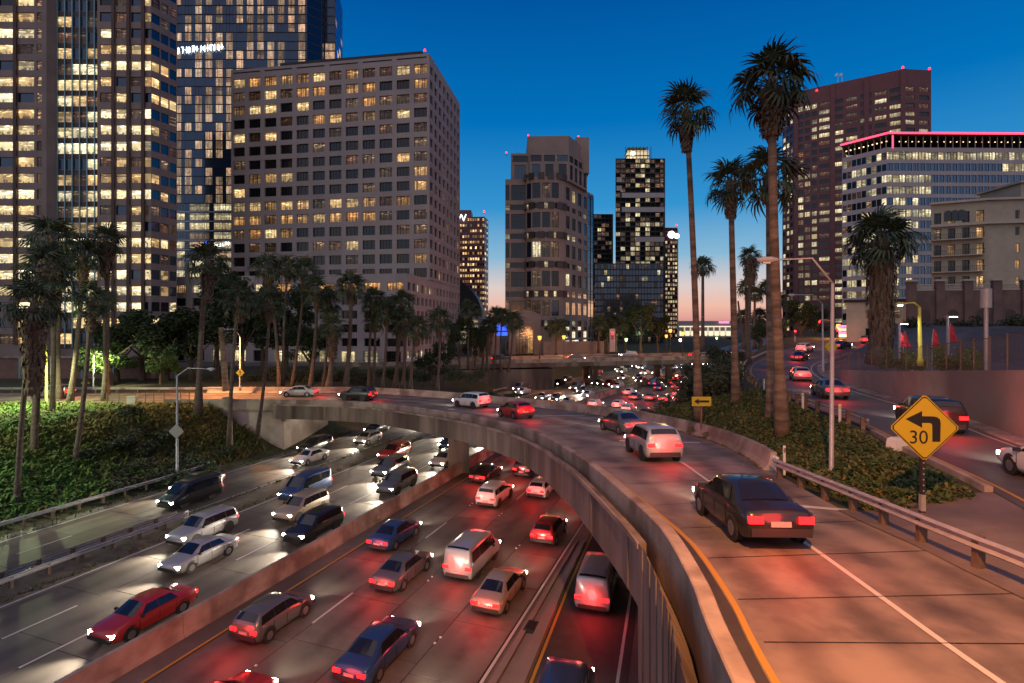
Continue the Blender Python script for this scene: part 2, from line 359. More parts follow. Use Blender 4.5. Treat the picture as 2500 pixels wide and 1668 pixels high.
_H = [(0, 5.45), (8, 5.5), (14, 5.7), (18, 6.1), (24, 6.5), (28, 6.9), (40, 7.75), (48, 8.3), (57, 9.0), (66, 9.5), (75, 9.6), (200, 9.6)]
def zr(Y): return CZ - interp(_H, Y)
RL = [(2.3, 0), (3.2, 8.3), (3.62, 11), (3.86, 14), (3.82, 17.6), (3.5, 22), (2.98, 27.3), (1.95, 33.5), (.2, 39.3), (-2.6, 45), (-6.8, 51.5), (-12, 58.2), (-18, 63), (-25.3, 65.6), (-32, 66.4), (-40, 66.4), (-70, 66.2), (-140, 66)]
RR_ = [(11.8, 2), (10.95, 8.3), (10.75, 11.3), (10.75, 14.7), (11.1, 19), (11.7, 23.8), (12.7, 28), (13.1, 33), (12.8, 38), (11.6, 44.2), (8.3, 53.2), (4, 60.3), (-4, 68.2), (-13.4, 74), (-21, 76.9), (-30, 77.3), (-70, 77), (-140, 77)]
PL = [Vector((p.x, p.y, zr(p.y))) for p in smooth_path([(x, y, 0) for x, y in RL], 7)]
PR = [Vector((p.x, p.y, zr(p.y))) for p in smooth_path([(x, y, 0) for x, y in RR_], 7)]
_xr = sorted([(p.y, p.x) for p in PR if p.x > 4])
def ramp_pt(u, v, dz=0.0):
    Y = 30.0
    for _ in range(30): Y = (interp(_H, Y) - dz) * F / (v - 795)
    return at(u, v, Y)
def ramp_c(t, f):              # t: 0..1 along the ramp, f: 0 left edge .. 1 right edge
    i = t * (len(PL) - 1); a = min(int(i), len(PL) - 2); k = i - a
    l = PL[a].lerp(PL[a + 1], k); r = PR[a].lerp(PR[a + 1], k); return l.lerp(r, f)

_ZRR = [(0, 10.1), (25, 10.0), (36, 9.85), (47, 9.6), (60, 9.4), (75, 9.3), (92, 9.7), (105, 10.8), (122, 12.3), (140, 12.6), (500, 12.6)]
def zrr(Y): return interp(_ZRR, Y)
QL = [Vector((p.x, p.y, zrr(p.y))) for p in smooth_path([(x, y, 0) for x, y in [(11.9, 0), (12.6, 6), (14.2, 13), (16.1, 18.7), (17.5, 24.1), (19.3, 29.9), (20.5, 36.7), (22.7, 45.2), (26, 58), (32, 74), (40, 89), (51, 103), (62, 113), (78, 121), (110, 130)]], 6)]
QR = [Vector((p.x, p.y, zrr(p.y))) for p in smooth_path([(x, y, 0) for x, y in [(20.5, 0), (20.8, 6), (21.6, 15), (22.3, 19.5), (23.4, 24.7), (25.5, 30.2), (27.6, 36), (30.6, 46.2), (34.3, 57), (40, 70), (47.5, 83), (58, 94.5), (68, 102), (83, 109), (112, 117)]], 6)]
_xq = sorted([(p.y, p.x) for p in QL])
_LOT = [(0, 14.2), (24, 13.5), (33, 12.75), (47, 11.5), (57, 10.9), (69, 10.4), (85, 10.9), (100, 12.0), (125, 12.8), (500, 12.8)]
def zlot(Y): return interp(_LOT, Y)

def zbank_l(Y, d):
    w = interp([(0, 19), (50, 17), (66, 10), (80, 10), (95, 13), (140, 13), (200, 16)], Y)
    return 5.6 * sstep(min(1, d / w)) ** .85
def edge_r(Y): return interp([(-10, 30), (0, 27.4), (8, 25.4), (12, 24.4), (17, 23), (25, 22.4), (35, 21.6), (55, 20), (80, 18.4), (600, 18.4)], Y)
def zbank_r(X, Y, d):
    w = interp([(0, 4), (40, 4.2), (64, 11), (100, 13)], Y)
    xr, xq = interp(_xr, Y), interp(_xq, Y)
    zR = zr(Y); zq = zrr(Y)
    if Y > 47: zR = zR + (zq - zR) * sstep((Y - 47) / 14)
    t = (X - xr) / max(xq - xr, .5)
    zp = zR - .6 if t < 0 else zR + (zq - zR) * sstep(t)
    if Y < 60 and 0 <= t < .05: zp -= .04
    return zp * sstep(min(1, d / w)) - .03

gnd = MB(); gnd.quad((-4000, -300, -.25), (4000, -300, -.25), (4000, 6000, -.25), (-4000, 6000, -.25))
tag(gnd.build('ground', M['soil']), kind='structure')

Ys = [y * 2.5 - 10 for y in range(56)] + [132 + 8 * k for k in range(14)] + [250, 280, 320, 380, 460, 600, 900]
def grid_mesh(name, mat, rows, smooth=True):
    n = len(rows[0]); mb = MB()
    for r_ in rows: mb.v.extend([tuple(p) for p in r_])
    for i in range(len(rows) - 1):
        for j in range(n - 1):
            mb.f.append((i * n + j, i * n + j + 1, (i + 1) * n + j + 1, (i + 1) * n + j)); mb.m.append(0)
    return mb.build(name, mat, smooth=smooth)
def strip_rows(Yl, s0, s1, z=0.0, k=2):
    rows = []
    for Y in Yl:
        a = s0(Y) if callable(s0) else s0; b = s1(Y) if callable(s1) else s1
        rows.append([fw(Y, a + (b - a) * j / (k - 1), z) for j in range(k)])
    return rows
freeway = tag(grid_mesh('freeway', M['freeway_concrete'], strip_rows(Ys, -24.5, edge_r, 0.0, 3)), 'freeway of worn concrete lanes passing under the curved ramp', None, None, 'structure')
DL = [0, .6, 1.5, 3, 4.5, 6, 8, 10, 12.5, 15, 18, 22, 28, 36, 48, 70, 110, 180, 300]
rows = []
for Y in Ys:
    r_ = []
    for d in DL:
        p = fw(Y, -24.3 - d); z = zbank_l(p.y if Y < 140 else Y, d)
        if 4 < d < 60 and Y < 70: z += .22 * math.sin(p.x * .7) * math.sin(p.y * .55) + .12 * math.sin(p.x * 1.7 + p.y)
        r_.append((p.x, p.y, z - .02))
    rows.append(r_)
tag(grid_mesh('embankment', M['bank_soil'], rows), 'grassy bank rising from the freeway to the street on the left', None, None, 'structure')
DR = [0, .5, 1.2, 2, 3, 4, 5, 6.5, 8, 9.5, 11, 13, 15, 18, 22, 28, 36, 50, 75, 120, 200, 320]
rows = []
for Y in Ys:
    e = edge_r(Y); r_ = []
    for d in DR:
        p = fw(Y, e + d); r_.append((p.x, p.y, zbank_r(p.x, p.y, d)))
    rows.append(r_)
tag(grid_mesh('terrain', M['bank_soil'], rows), 'planted ground between the ramp and the side road', None, None, 'structure')

# ---- concrete slabs, joints and markings of the freeway
jb = MB()
for a, b in ((1.45, 15.05), (-11.85, -1.3), (-22.9, -16.3)):
    jb.sweep([fw(Y, 0, 0) for Y in range(12, 90, 3)], [(a, .004), (b, .004)], closed=False)
jb.build('joint_bed', M['joint'], freeway)
lanes = [(1.5, 5.05), (5.07, 8.36), (8.38, 11.85), (11.87, 15.0), (-4.85, -1.35), (-8.35, -4.87), (-11.8, -8.37), (-19.6, -16.35), (-22.85, -19.62)]
for li, (a, b) in enumerate(lanes):
    w = b - a - .03; mb = MB(); mb.box((0, 0, -.01), (4.56, w, .05))
    me = mb.mesh('concrete_slab', M['slab_concrete']); off = .35 * (li % 3)
    dst = 0
    while dst < 76:
        Y = 13 + (dst + off) * .9394; p = fw(Y, (a + b) / 2, random.uniform(.006, .012))
        link('concrete_slab', me, freeway, p, fwrot(Y)); dst += 4.6
def dash(name, mat, Y, s, ln, w, z=.042):
    mb = MB(); mb.sweep([fw(Y, s, z), fw(Y + ln * .94, s, z)], [(-w / 2, 0), (w / 2, 0)], closed=False)
    return mb.build(name, mat, freeway)
for s in (5.06, 8.37, 11.86, -4.86, -8.36, -19.61):
    Y = 17 + (s * 1.7) % 7
    while Y < 150: dash('lane_dash', M['white_paint'], Y, s, 3.4, .13); Y += 11.2
for s, m in ((1.35, 'yellow_paint'), (15.15, 'white_paint'), (-12.1, 'white_paint'), (-1.15, 'yellow_paint'), (-16.1, 'white_paint'), (-23.1, 'white_paint')):
    mb = MB(); mb.sweep([fw(Y, 0, .042) for Y in Ys if Y < 320], [(s - .07, 0), (s + .07, 0)], closed=False); mb.build('edge_line', M[m], freeway)
st = MB()
for s in (5.06, 8.37, 11.86):
    Y = 17 + (s * 1.7) % 7 - 4
    while Y < 90:
        for k in range(2): st.box(fw(Y + k * .5, s + random.uniform(-.06, .06), .05), (.11, .11, .03))
        Y += 11.2
tag(st.build('road_studs', M['sign_white'], freeway), kind='stuff')
# on-ramp lane in dark asphalt beside the retaining wall
def s_on(Y): return interp([(0, 19.2), (14, 18.2), (23.5, 17.4), (38.5, 16.4), (55, 15.8), (90, 15.4)], Y)
YY = list(range(2, 92, 3))
mb = MB(); mb.v = [tuple(q) for Y in YY for q in (fw(Y, s_on(Y), .012), fw(Y, s_on(Y) + 4.2, .012))]; mb.f = [(2 * i, 2 * i + 1, 2 * i + 3, 2 * i + 2) for i in range(len(YY) - 1)]; mb.m = [0] * len(mb.f)
mb.build('merge_lane', M['asphalt_dark'], freeway)
for off, m in ((.15, 'yellow_paint'), (3.75, 'white_paint')):
    mb = MB(); mb.v = [tuple(q) for Y in YY for q in (fw(Y, s_on(Y) + off - .07, .018), fw(Y, s_on(Y) + off + .07, .018))]; mb.f = [(2 * i, 2 * i + 1, 2 * i + 3, 2 * i + 2) for i in range(len(YY) - 1)]; mb.m = [0] * len(mb.f)
    mb.build('edge_line', M[m], freeway)
kb = MB(); ys = list(range(4, 46, 2))
def lr(Y): return (15.5, s_on(Y) - .05 if s_on(Y) > 15.9 else 15.85)
for (f0, f1, z0) in ((0, .22, .16), (.26, .52, .05), (.56, 1, .2)):
    base = len(kb.v)
    for Y in ys:
        a, b = lr(Y); sa, sb = a + (b - a) * f0, a + (b - a) * f1
        for s, z in ((sa, -.02), (sa, z0), (sb, z0), (sb, -.02)): kb.v.append(tuple(fw(Y, s, z)))
    for i in range(len(ys) - 1):
        for j in range(3): kb.f.append((base + i * 4 + j, base + i * 4 + j + 1, base + i * 4 + j + 5, base + i * 4 + j + 4)); kb.m.append(0)
    kb.f.append((base + len(ys) * 4 - 4, base + len(ys) * 4 - 3, base + len(ys) * 4 - 2, base + len(ys) * 4 - 1)); kb.m.append(0)
tag(kb.build('kerb', M['wall_concrete']), 'long concrete kerb and gutter between freeway and merging lane', None, None, 'structure')
for Yd in (21.5, 33):
    mb = MB(); mb.box((0, 0, .1), (.9, .55, .26)); mb.box((0, 0, .24), (.7, .36, .04), mi=1)
    tag(mb.build('drain_inlet', [M['dark_steel'], M['void']], None, fw(Yd, 15.9), fwrot(Yd)), 'black drain inlet in the gutter kerb, ' + ('nearest the camera' if Yd < 30 else 'close under the ramp'), 'drain')
# dirt strip between the two oncoming carriageways, and shoulders
mb = MB(); pY = [y for y in Ys if 8 < y < 260]
mb.sweep([fw(Y, 0, .01) for Y in pY], [(-15.9, 0), (-15.2, .10), (-13.4, .12), (-12.4, 0)], closed=False)
tag(mb.build('median_strip', M['dirt_median'], None, smooth=True), 'bare dirt strip between the two oncoming carriageways', None, None, 'structure')

# ---- median wall
mw = empty('median_wall'); tag(mw, 'long low concrete wall dividing white headlights from red taillights', 'wall')
Yw = [14 + 6.4 * k for k in range(26)]
for a, b in zip(Yw, Yw[1:]):
    mb = MB(); mb.sweep([fw(a, 0), fw((a + b) / 2, 0), fw(b - .03, 0)], [(0, 0), (-.07, .3), (-.12, 1.15), (-.36, 1.15), (-.42, .3), (-.5, 0)])
    mb.build('wall_panel', M['barrier_concrete'], mw)
mb = MB(); mb.sweep([fw(Y, 0, .02) for Y in Ys if 12 < Y < 180], [(-1.05, 0), (-.52, 0)], closed=False)
tag(mb.build('gutter', M['asphalt_dark']), kind='structure')

# ------------------------------------------------------------------ the curved ramp
rb = empty('ramp_bridge', (-5, 55, 0)); rb.location = (0, 0, 0)
tag(rb, 'curved concrete ramp bridge sweeping over the freeway from right to left', 'bridge')
K = 8; rows = [[PL[i].lerp(PR[i], .03 + .96 * j / K) for j in range(K + 1)] for i in range(len(PL))]
deck = grid_mesh('road_deck', M['ramp_deck'], rows); deck.parent = rb
uvl = deck.data.uv_layers.new(name='across')
for lp in deck.data.loops: uvl.data[lp.index].uv = ((lp.vertex_index % (K + 1)) / K, lp.vertex_index // (K + 1))
iA = next(i for i, p in enumerate(PL) if p.y >= 14.2); iB = next(i for i, p in enumerate(PL) if p.x < -28.2); iC = next(i for i, p in enumerate(PL) if p.x < -40)
par = [(0, -.98), (0, .43), (.03, .46), (.30, .46), (.33, .43), (.38, .1), (.38, -.98)]
cuts = [0, 10, 22, 28, 42, 56, 70, 84, iC]
for a, b in zip(cuts, cuts[1:]):
    mb = MB(); mb.sweep(PL[a:b + 1], par); mb.build('near_parapet', M['barrier_concrete'], rb)
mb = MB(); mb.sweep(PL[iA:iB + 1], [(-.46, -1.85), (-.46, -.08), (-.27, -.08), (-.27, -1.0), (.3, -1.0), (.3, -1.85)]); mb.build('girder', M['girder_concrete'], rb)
for k in range(iA + 3, iB, 9):
    t = (PL[k + 1] - PL[k]); mb = MB(); mb.box((0, 0, 0), (.3, .05, 1.55)); mb.build('girder_rib', M['girder_concrete'], rb, PL[k] + Vector((-t.y, t.x, 0)).normalized() * .47 + Vector((0, 0, -1.03)), math.atan2(t.y, t.x))
mb = MB(); mb.sweep(PL[iA:iB + 1], [(-.52, -.24), (-.52, -.08), (-.462, -.075), (-.462, -.24)]); mb.build('ledge_trim', M['barrier_concrete'], rb)
iD = next(i for i, p in enumerate(PR) if p.y >= 24.0); iE = next(i for i, p in enumerate(PR) if p.x < -40)
bar = [(-.45, -.5), (-.45, .02), (-.24, .26), (-.10, .82), (.12, .82), (.14, .0), (.14, -.5)]
rc = list(range(iD, iE, 7)) + [iE]
for a, b in zip(rc, rc[1:]):
    mb = MB(); mb.sweep(PR[a:b + 1], bar); mb.build('far_parapet', M['barrier_concrete'], rb)
iG = next(i for i, p in enumerate(PR) if p.y >= 44)
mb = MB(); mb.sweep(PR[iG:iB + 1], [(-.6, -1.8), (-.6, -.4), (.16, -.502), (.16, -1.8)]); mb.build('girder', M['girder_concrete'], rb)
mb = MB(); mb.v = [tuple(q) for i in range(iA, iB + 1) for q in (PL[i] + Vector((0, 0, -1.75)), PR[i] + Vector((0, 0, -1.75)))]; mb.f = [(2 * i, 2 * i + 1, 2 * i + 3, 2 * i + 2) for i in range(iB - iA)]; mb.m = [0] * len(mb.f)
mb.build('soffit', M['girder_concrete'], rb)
# pier in the median, with its cap
dx, dy = fwdir(57); pr = math.atan2(dy, dx); pc = fw(57.2, -.55)
mb = MB(); mb.box((0, 0, 2.2), (1.0, 2.2, 4.5), taper=1.0); mb.build('column', M['girder_concrete'], rb, pc, math.atan2(.2, 1) + 1.45)
mb = MB(); mb.box((0, 0, 4.68), (7.2, 1.5, .62)); mb.build('column_cap', M['girder_concrete'], rb, (pc.x + 1.2, pc.y + .9, 0), .75)
# abutment and wing wall on the left
ab = MB(); ab.prism([(-28.2, 66.9), (-26.4, 77.6), (-64, 77.6), (-64, 66.25), (-40, 66.0)], -.4, 5.45); ab.build('abutment', M['pale_wall'], rb)
mb = MB(); mb.box((-27.9, 71.5, 4.05), (.5, 11.0, .5)); mb.build('bearing_seat', M['girder_concrete'], rb)
mb = MB(); mb.sweep(PL[iB - 1:iC + 1], [(-.1, -.9), (-.1, -.02), (-.003, -.02), (-.003, -.9)]); mb.build('ledge_trim', M['barrier_concrete'], rb)
# solid wall below the near end of the ramp, cast in upright boards
rw = empty('ramp_wall'); tag(rw, 'tall stained concrete wall under the near end of the ramp', 'wall')
for i in range(0, iA):
    a, b = PL[i], PL[i + 1] if i + 1 < iA else PL[iA].copy()
    t = (b - a); t.z = 0; t.normalize(); nrm = Vector((-t.y, t.x, 0)); o = .46 + (.03 if i % 2 else 0)
    p, q = a + nrm * o, b + nrm * o; p2, q2 = a + nrm * .02, b + nrm * .02
    mb = MB(); z1, z2 = a.z - .08, b.z - .08
    vs = [(p.x, p.y, -.4), (q.x, q.y, -.4), (q2.x, q2.y, -.4), (p2.x, p2.y, -.4), (p.x, p.y, z1), (q.x, q.y, z2), (q2.x, q2.y, z2 - .9), (p2.x, p2.y, z1 - .9)]
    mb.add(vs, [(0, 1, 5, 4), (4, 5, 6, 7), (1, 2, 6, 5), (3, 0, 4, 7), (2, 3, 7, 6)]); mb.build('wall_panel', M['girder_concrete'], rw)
mb = MB(); mb.prism([(PL[iA].x - .4, PL[iA].y), (11, PL[iA].y + .2), (11, 12.8), (PL[iA].x - .35, 12.8)], -.4, PL[iA].z - 1.9); mb.build('end_wall', M['girder_concrete'], rw)
# painted lines on the ramp
def deck_line(mat, f0, w, i0, i1, name='edge_line', off=None):
    mb = MB(); n = 0
    for i in range(i0, i1):
        l, r = PL[i], PR[i]; wd_ = (r - l).length; u = (r - l) / wd_
        a = (off if off is not None else f0 * wd_)
        mb.v += [tuple(l + u * (a - w / 2) + Vector((0, 0, .012))), tuple(l + u * (a + w / 2) + Vector((0, 0, .012)))]; n += 1
    mb.f = [(2 * i, 2 * i + 1, 2 * i + 3, 2 * i + 2) for i in range(n - 1)]; mb.m = [0] * (n - 1)
    return mb.build(name, M[mat], rb)
deck_line('yellow_paint', 0, .13, 0, iC, off=.86)
deck_line('asphalt_dark', 0, .34, 0, iC, 'gutter', off=.60)
deck_line('white_paint', .56, .13, 0, iC, 'lane_line')
for (u0, v0, u1, v1) in ((1822, 1226, 2086, 1249), (1512, 1077, 1708, 1082), (1300, 1017, 1428, 1014), (1222, 992, 1300, 986)):
    a, b = ramp_pt(u0, v0), ramp_pt(u1, v1)
    mb = MB(); mb.sweep([a + Vector((0, 0, .02)), b + Vector((0, 0, .02))], [(-.13, 0), (.13, 0)], closed=False); mb.build('painted_bar', M['white_paint'], rb)
for k in range(4, iB, 5):
    l, r = PL[k], PR[k]; mb = MB(); mb.sweep([l.lerp(r, .14) + Vector((0, 0, .013)), l.lerp(r, .55) + Vector((0, 0, .013)), l.lerp(r, .97) + Vector((0, 0, .013))], [(-.012, 0), (.012, 0)], closed=False); mb.build('deck_joint', M['joint'], rb)

# ------------------------------------------------------------------ guardrails
_post = MB(); _post.box((0, 0, .36), (.16, .2, .82)); POST = _post.mesh('post', M['guard_post'])
def guardrail(path, label, side=1, h=.0, spacing=1.9, mat='galvanized', end=True):
    path = [Vector(p) for p in path]
    g = empty('guardrail', path[0]); tag(g, label, 'guardrail', 'metal guardrails'); g.location = (0, 0, 0)
    sec = [(.0, .46), (.09, .52), (-.01, .60), (-.01, .645), (.09, .72), (0, .78)]
    mb = MB(); full = [(a * side + .1 * side, b + h) for a, b in sec]
    full = full + [(a - .012 * side, b) for a, b in full[::-1]]
    mb.sweep(path, full); mb.build('rail', M[mat], g)
    acc = 0.0; nxt = .4
    for a, b in zip(path, path[1:]):
        ln = (b - a).length
        while nxt <= acc + ln:
            p = a.lerp(b, (nxt - acc) / ln); link('post', POST, g, (p.x, p.y, p.z + h), math.atan2((b - a).y, (b - a).x)); nxt += spacing
        acc += ln
    if end:
        p = path[0] if end == 1 else path[-1]; mb = MB(); mb.box((0, 0, .6), (.12, .42, .5)); mb.build('end_plate', M['sign_white'], g, p)
    return g
rail = [ramp_pt(u, v, .75) - Vector((0, 0, .75)) for u, v in ((1893, 1120), (1990, 1157), (2095, 1197), (2202, 1238), (2300, 1276), (2400, 1314), (2500, 1351))]
rail += [Vector((11.0, 9.2, zr(9.2))), Vector((11.6, 5.5, zr(5)))]
guardrail(smooth_path(rail, 5), 'metal guardrail along the right edge of the ramp below the turn sign', side=1, spacing=1.7)
guardrail([fw(Y, -24.4, .3 + .1 * (Y > 45)) for Y in (18, 24, 30, 36, 42, 47.5)], 'metal guardrail at the foot of the grassy bank, lower left', side=1, end=2, h=.05)
guardrail([fw(Y, -14.0, .12) for Y in (14, 20, 26, 32, 37.5)], 'short guardrail on the dirt strip between oncoming carriageways, facing the wall', side=1, end=2)
guardrail([fw(Y, -14.9, .12) for Y in (14, 20, 26, 32, 37.5)], 'dark guardrail on the dirt strip, on the side nearer the bank', side=-1, end=0)
guardrail([fw(Y, -24.6, .1) for Y in (77.5, 82, 88, 96, 104)], 'guardrail beyond the ramp abutment beside the oncoming lanes', side=1, end=1)
guardrail([fw(Y, -24.6, .1) for Y in (112, 117, 122, 127)], 'short pale guardrail in front of the far overpass abutment', side=1, end=1)
ql = [p for p in QL if 27 < p.y < 100]
guardrail([p + Vector((-.5, 0, 0)) for p in ql], 'curved guardrail with yellow reflectors on the left of the side road', side=1, end=0, spacing=2.2)
guardrail([Vector((-41, 77.2, 5.9)), Vector((-60, 77.2, 5.9)), Vector((-95, 77.2, 5.9)), Vector((-130, 77.2, 5.9))], 'long guardrail beyond the street on the left', side=-1, end=0, spacing=3.0)

# ------------------------------------------------------------------ side road on the right
rows = [[QL[i].lerp(QR[i], j / 6) + Vector((0, 0, .03)) for j in range(7)] for i in range(len(QL))]
sr = tag(grid_mesh('side_road', M['road_asphalt'], rows), 'asphalt side road curving away on the right', None, None, 'structure')
def qline(f, w, i0, i1, m):
    mb = MB(); n = 0
    for i in range(i0, i1):
        l, r = QL[i], QR[i]; u = (r - l).normalized(); c = l.lerp(r, f)
        mb.v += [tuple(c - u * w / 2 + Vector((0, 0, .036))), tuple(c + u * w / 2 + Vector((0, 0, .036)))]; n += 1
    mb.f = [(2 * i, 2 * i + 1, 2 * i + 3, 2 * i + 2) for i in range(n - 1)]; mb.m = [0] * (n - 1); mb.build('edge_line', M[m], sr)
qline(.07, .14, 8, 70, 'yellow_paint'); qline(.9, .14, 8, 74, 'white_paint')
# paved gore where the side road meets the ramp
g0 = [ramp_pt(u, v) for u, v in ((2252, 1300), (2255, 1243), (2330, 1190), (2420, 1195))]
rows = []
for k in range(10):
    Y = 2 + k * 1.75; xl = interp(_xr, Y) - .3; xq = interp(_xq, Y) + .4
    rows.append([(xl + (xq - xl) * j / 5, Y, max(zbank_r(xl + (xq - xl) * j / 5, Y, 30), zr(Y) - .02 if j == 0 else 0) + .045) for j in range(6)])
tag(grid_mesh('paved_gore', M['ramp_concrete'], rows), 'sandy paved gore between guardrail and side road', None, None, 'structure')
mb = MB(); mb.sweep([p + Vector((-.12, 0, 0)) for p in QL if 17.5 < p.y < 28], [(-.12, -.1), (-.12, .18), (.12, .18), (.12, -.1)])
tag(mb.build('kerb', M['barrier_concrete']), kind='structure')

# retaining wall of the side road, panel by panel
wl = empty('retaining_wall'); tag(wl, 'tall plain retaining wall along the right of the side road', 'wall')
wp = [p for p in QR if p.y < 71]; wp = [p + Vector((.55, 0, 0)) for p in wp]
def wtop(Y): return interp([(0, 14.4), (24, 13.54), (33, 12.75), (47, 11.5), (57, 10.85), (69, 9.75), (75, 9.5)], Y)
acc = []; step = 4
for a in range(0, len(wp) - 1, step):
    seg = wp[a:a + step + 1]; mb = MB()
    if len(seg) < 2: continue
    for k, (p, q) in enumerate(zip(seg, seg[1:])):
        if k == 0: p = p.lerp(q, .015)
        zb = p.z - .6; zb2 = q.z - .6
        for (z0, z1, o) in ((zb, None, 0),):
            vs = [(p.x, p.y, zb), (q.x, q.y, zb2), (q.x, q.y, wtop(q.y)), (p.x, p.y, wtop(p.y)), (p.x + .35, p.y, zb), (q.x + .35, q.y, zb2), (q.x + .35, q.y, wtop(q.y)), (p.x + .35, p.y, wtop(p.y))]
            mb.add(vs, [(0, 1, 2, 3), (3, 2, 6, 7), (5, 4, 7, 6)] + ([(0, 3, 7, 4)] if k == 0 else []) + ([(1, 5, 6, 2)] if k == len(seg) - 2 else []))
    mb.build('wall_panel', M['wall_concrete'], wl)
# kerb-side sill and dirt at its foot
mb = MB(); mb.sweep([p + Vector((.1, 0, 0)) for p in QR if p.y < 90], [(-.3, -.1), (-.3, .12), (.42, .2), (.42, -.1)]); tag(mb.build('sidewalk', M['barrier_concrete']), kind='structure')
# car park ground above the wall
rows = []
for k in range(56):
    Y = 2 + k * 2.4; i = min(range(len(QR)), key=lambda q: abs(QR[q].y - Y)); x0 = QR[i].x + .9 if Y < 118 else 112
    r_ = []
    for j in range(12):
        X = x0 + (185 - x0) * (j / 11) ** 1.7; z = zlot(Y) if Y < 69 else min(zlot(Y), zlot(Y))
        if Y < 71: z = min(z, wtop(Y) - .05 + .02 * j)
        z += 4.5 * sstep((X - 52) / 14) * sstep((Y - 60) / 22)
        if Y > 69: z = zrr(QR[i].y) + .02 + (z - zrr(QR[i].y)) * sstep((X - x0) / 8)
        r_.append((X, Y, z))
    rows.append(r_)
tag(grid_mesh('car_park', M['road_asphalt'], rows), 'car park ground above the retaining wall', None, None, 'structure')

# ------------------------------------------------------------------ far overpass
op = empty('overpass_bridge'); tag(op, 'straight far overpass on paired columns crossing the freeway', 'bridge')
A, B = Vector((-38, 129.5, 6.3)), Vector((78, 150, 7.35)); od = (B - A).normalized(); orz = math.atan2(od.y, od.x)
def oP(t, l, z=0): return A.lerp(B, t) + Vector((od.y, -od.x, 0)) * l + Vector((0, 0, z))
mb = MB(); pth = [oP(k / 10, 0) for k in range(11)]
mb.sweep(pth, [(-7, -1.25), (-7, 0), (7, 0), (7, -1.25)]); mb.build('deck', M['girder_concrete'], op)
mb = MB(); mb.sweep(pth, [(-6.4, .006), (6.4, .006)], closed=False); mb.build('road_surface', M['road_asphalt'], op)
for l in (6.75, -6.75):
    mb = MB(); mb.sweep(pth, [(l - .2, -.2), (l - .2, .75), (l + .262, .75), (l + .262, -.2)]); mb.build('parapet', M['barrier_concrete'], op)
    mb = MB(); mb.sweep(pth, [(l - .03, 1.25), (l - .03, 1.31), (l + .03, 1.31), (l + .03, 1.25)])
    for k in range(60): mb.box(oP(k / 59, l, 1.0), (.05, .05, .52), orz)
    mb.build('railing', M['dark_steel'], op)
for sY, s_ in ((137, -13.6), (150, 1.0)):
    for q in (-3.6, 3.6):
        c = fw(sY, s_) + Vector((od.y, -od.x, 0)) * q
        mb = MB(); mb.prism([(-.75, -.6), (.75, -.6), (.75, .6), (-.75, .6)], -.1, 4.4); mb.prism([(-1.3, -.8), (1.3, -.8), (1.3, .8), (-1.3, .8)], 4.4, 5.65)
        mb.build('column', M['girder_concrete'], op, c, orz)
    mb = MB(); mb.box((0, 0, .5), (1.3, 10, 1.1)); mb.build('pier_base', M['barrier_concrete'], op, fw(sY, s_), orz)
c = oP(.41, 0); ab = MB(); ab.prism([tuple(oP(.405, 7.1).xy), tuple(oP(.405, -7.1).xy), tuple(oP(0, -7.1).xy), tuple(oP(0, 7.1).xy)], -.3, 5.0); ab.build('abutment', M['girder_concrete'], op)
for l in (8.5, -8.5):
    mb = MB()
# side streets on the plateau
mb = MB(); mb.prism([(-140, 121), (-37.9, 122.6), (-37.9, 136.4), (-140, 136)], 5.4, 6.28); tag(mb.build('street', M['road_asphalt']), 'cross street leading onto the far overpass', None, None, 'structure')
mb = MB()
for k in range(41):
    x = -1400 + 90 * k + 0; h = 30 + 14 * math.sin(k * .7) + 9 * math.sin(k * 1.9 + 1)
    mb.v += [(x, 2550, -1), (x, 2600 + 60 * math.sin(k), h), (x, 2900, -1)]
mb.f = [(3 * k + j, 3 * k + 3 + j, 3 * k + 4 + j, 3 * k + 1 + j) for k in range(40) for j in range(2)]; mb.m = [0] * len(mb.f)
tag(mb.build('hills', M['hill'], smooth=True), 'low hills along the horizon under the afterglow', None, None, 'structure')
mb = MB()
for k in range(160):
    x = random.uniform(350, 1600); z = random.uniform(4, 32); mb.box((x, 2552 + z * 1.1 - 8, z), (2.6, .5, 2.2))
tag(mb.build('hillside_lights', M['interior_pale']), 'tiny house lights scattered over the far hills', 'lights', None, 'stuff')

# ------------------------------------------------------------------ buildings
_wcache = {}
def window_mesh(w, h, key, frame, nm, nh, bar=.07):
    k = (round(w, 2), round(h, 2), key, frame, nm, nh)
    if k in _wcache: return _wcache[k]
    mb = MB(); mb.quad((-w / 2, 0, -h / 2), (w / 2, 0, -h / 2), (w / 2, 0, h / 2), (-w / 2, 0, h / 2))
    if frame:
        for i in range(nm + 2):
            x = -w / 2 + (w - bar) * i / (nm + 1) + bar / 2; mb.box((x, -.035, 0), (bar, .06, h), mi=1)
        for i in range(nh + 2):
            z = -h / 2 + (h - bar) * i / (nh + 1) + bar / 2; mb.box((0, -.03, z), (w - bar, .04, bar), mi=1)
    me = mb.mesh('window', [M[key], M[frame or 'mullion_dark']]); _wcache[k] = me; return me

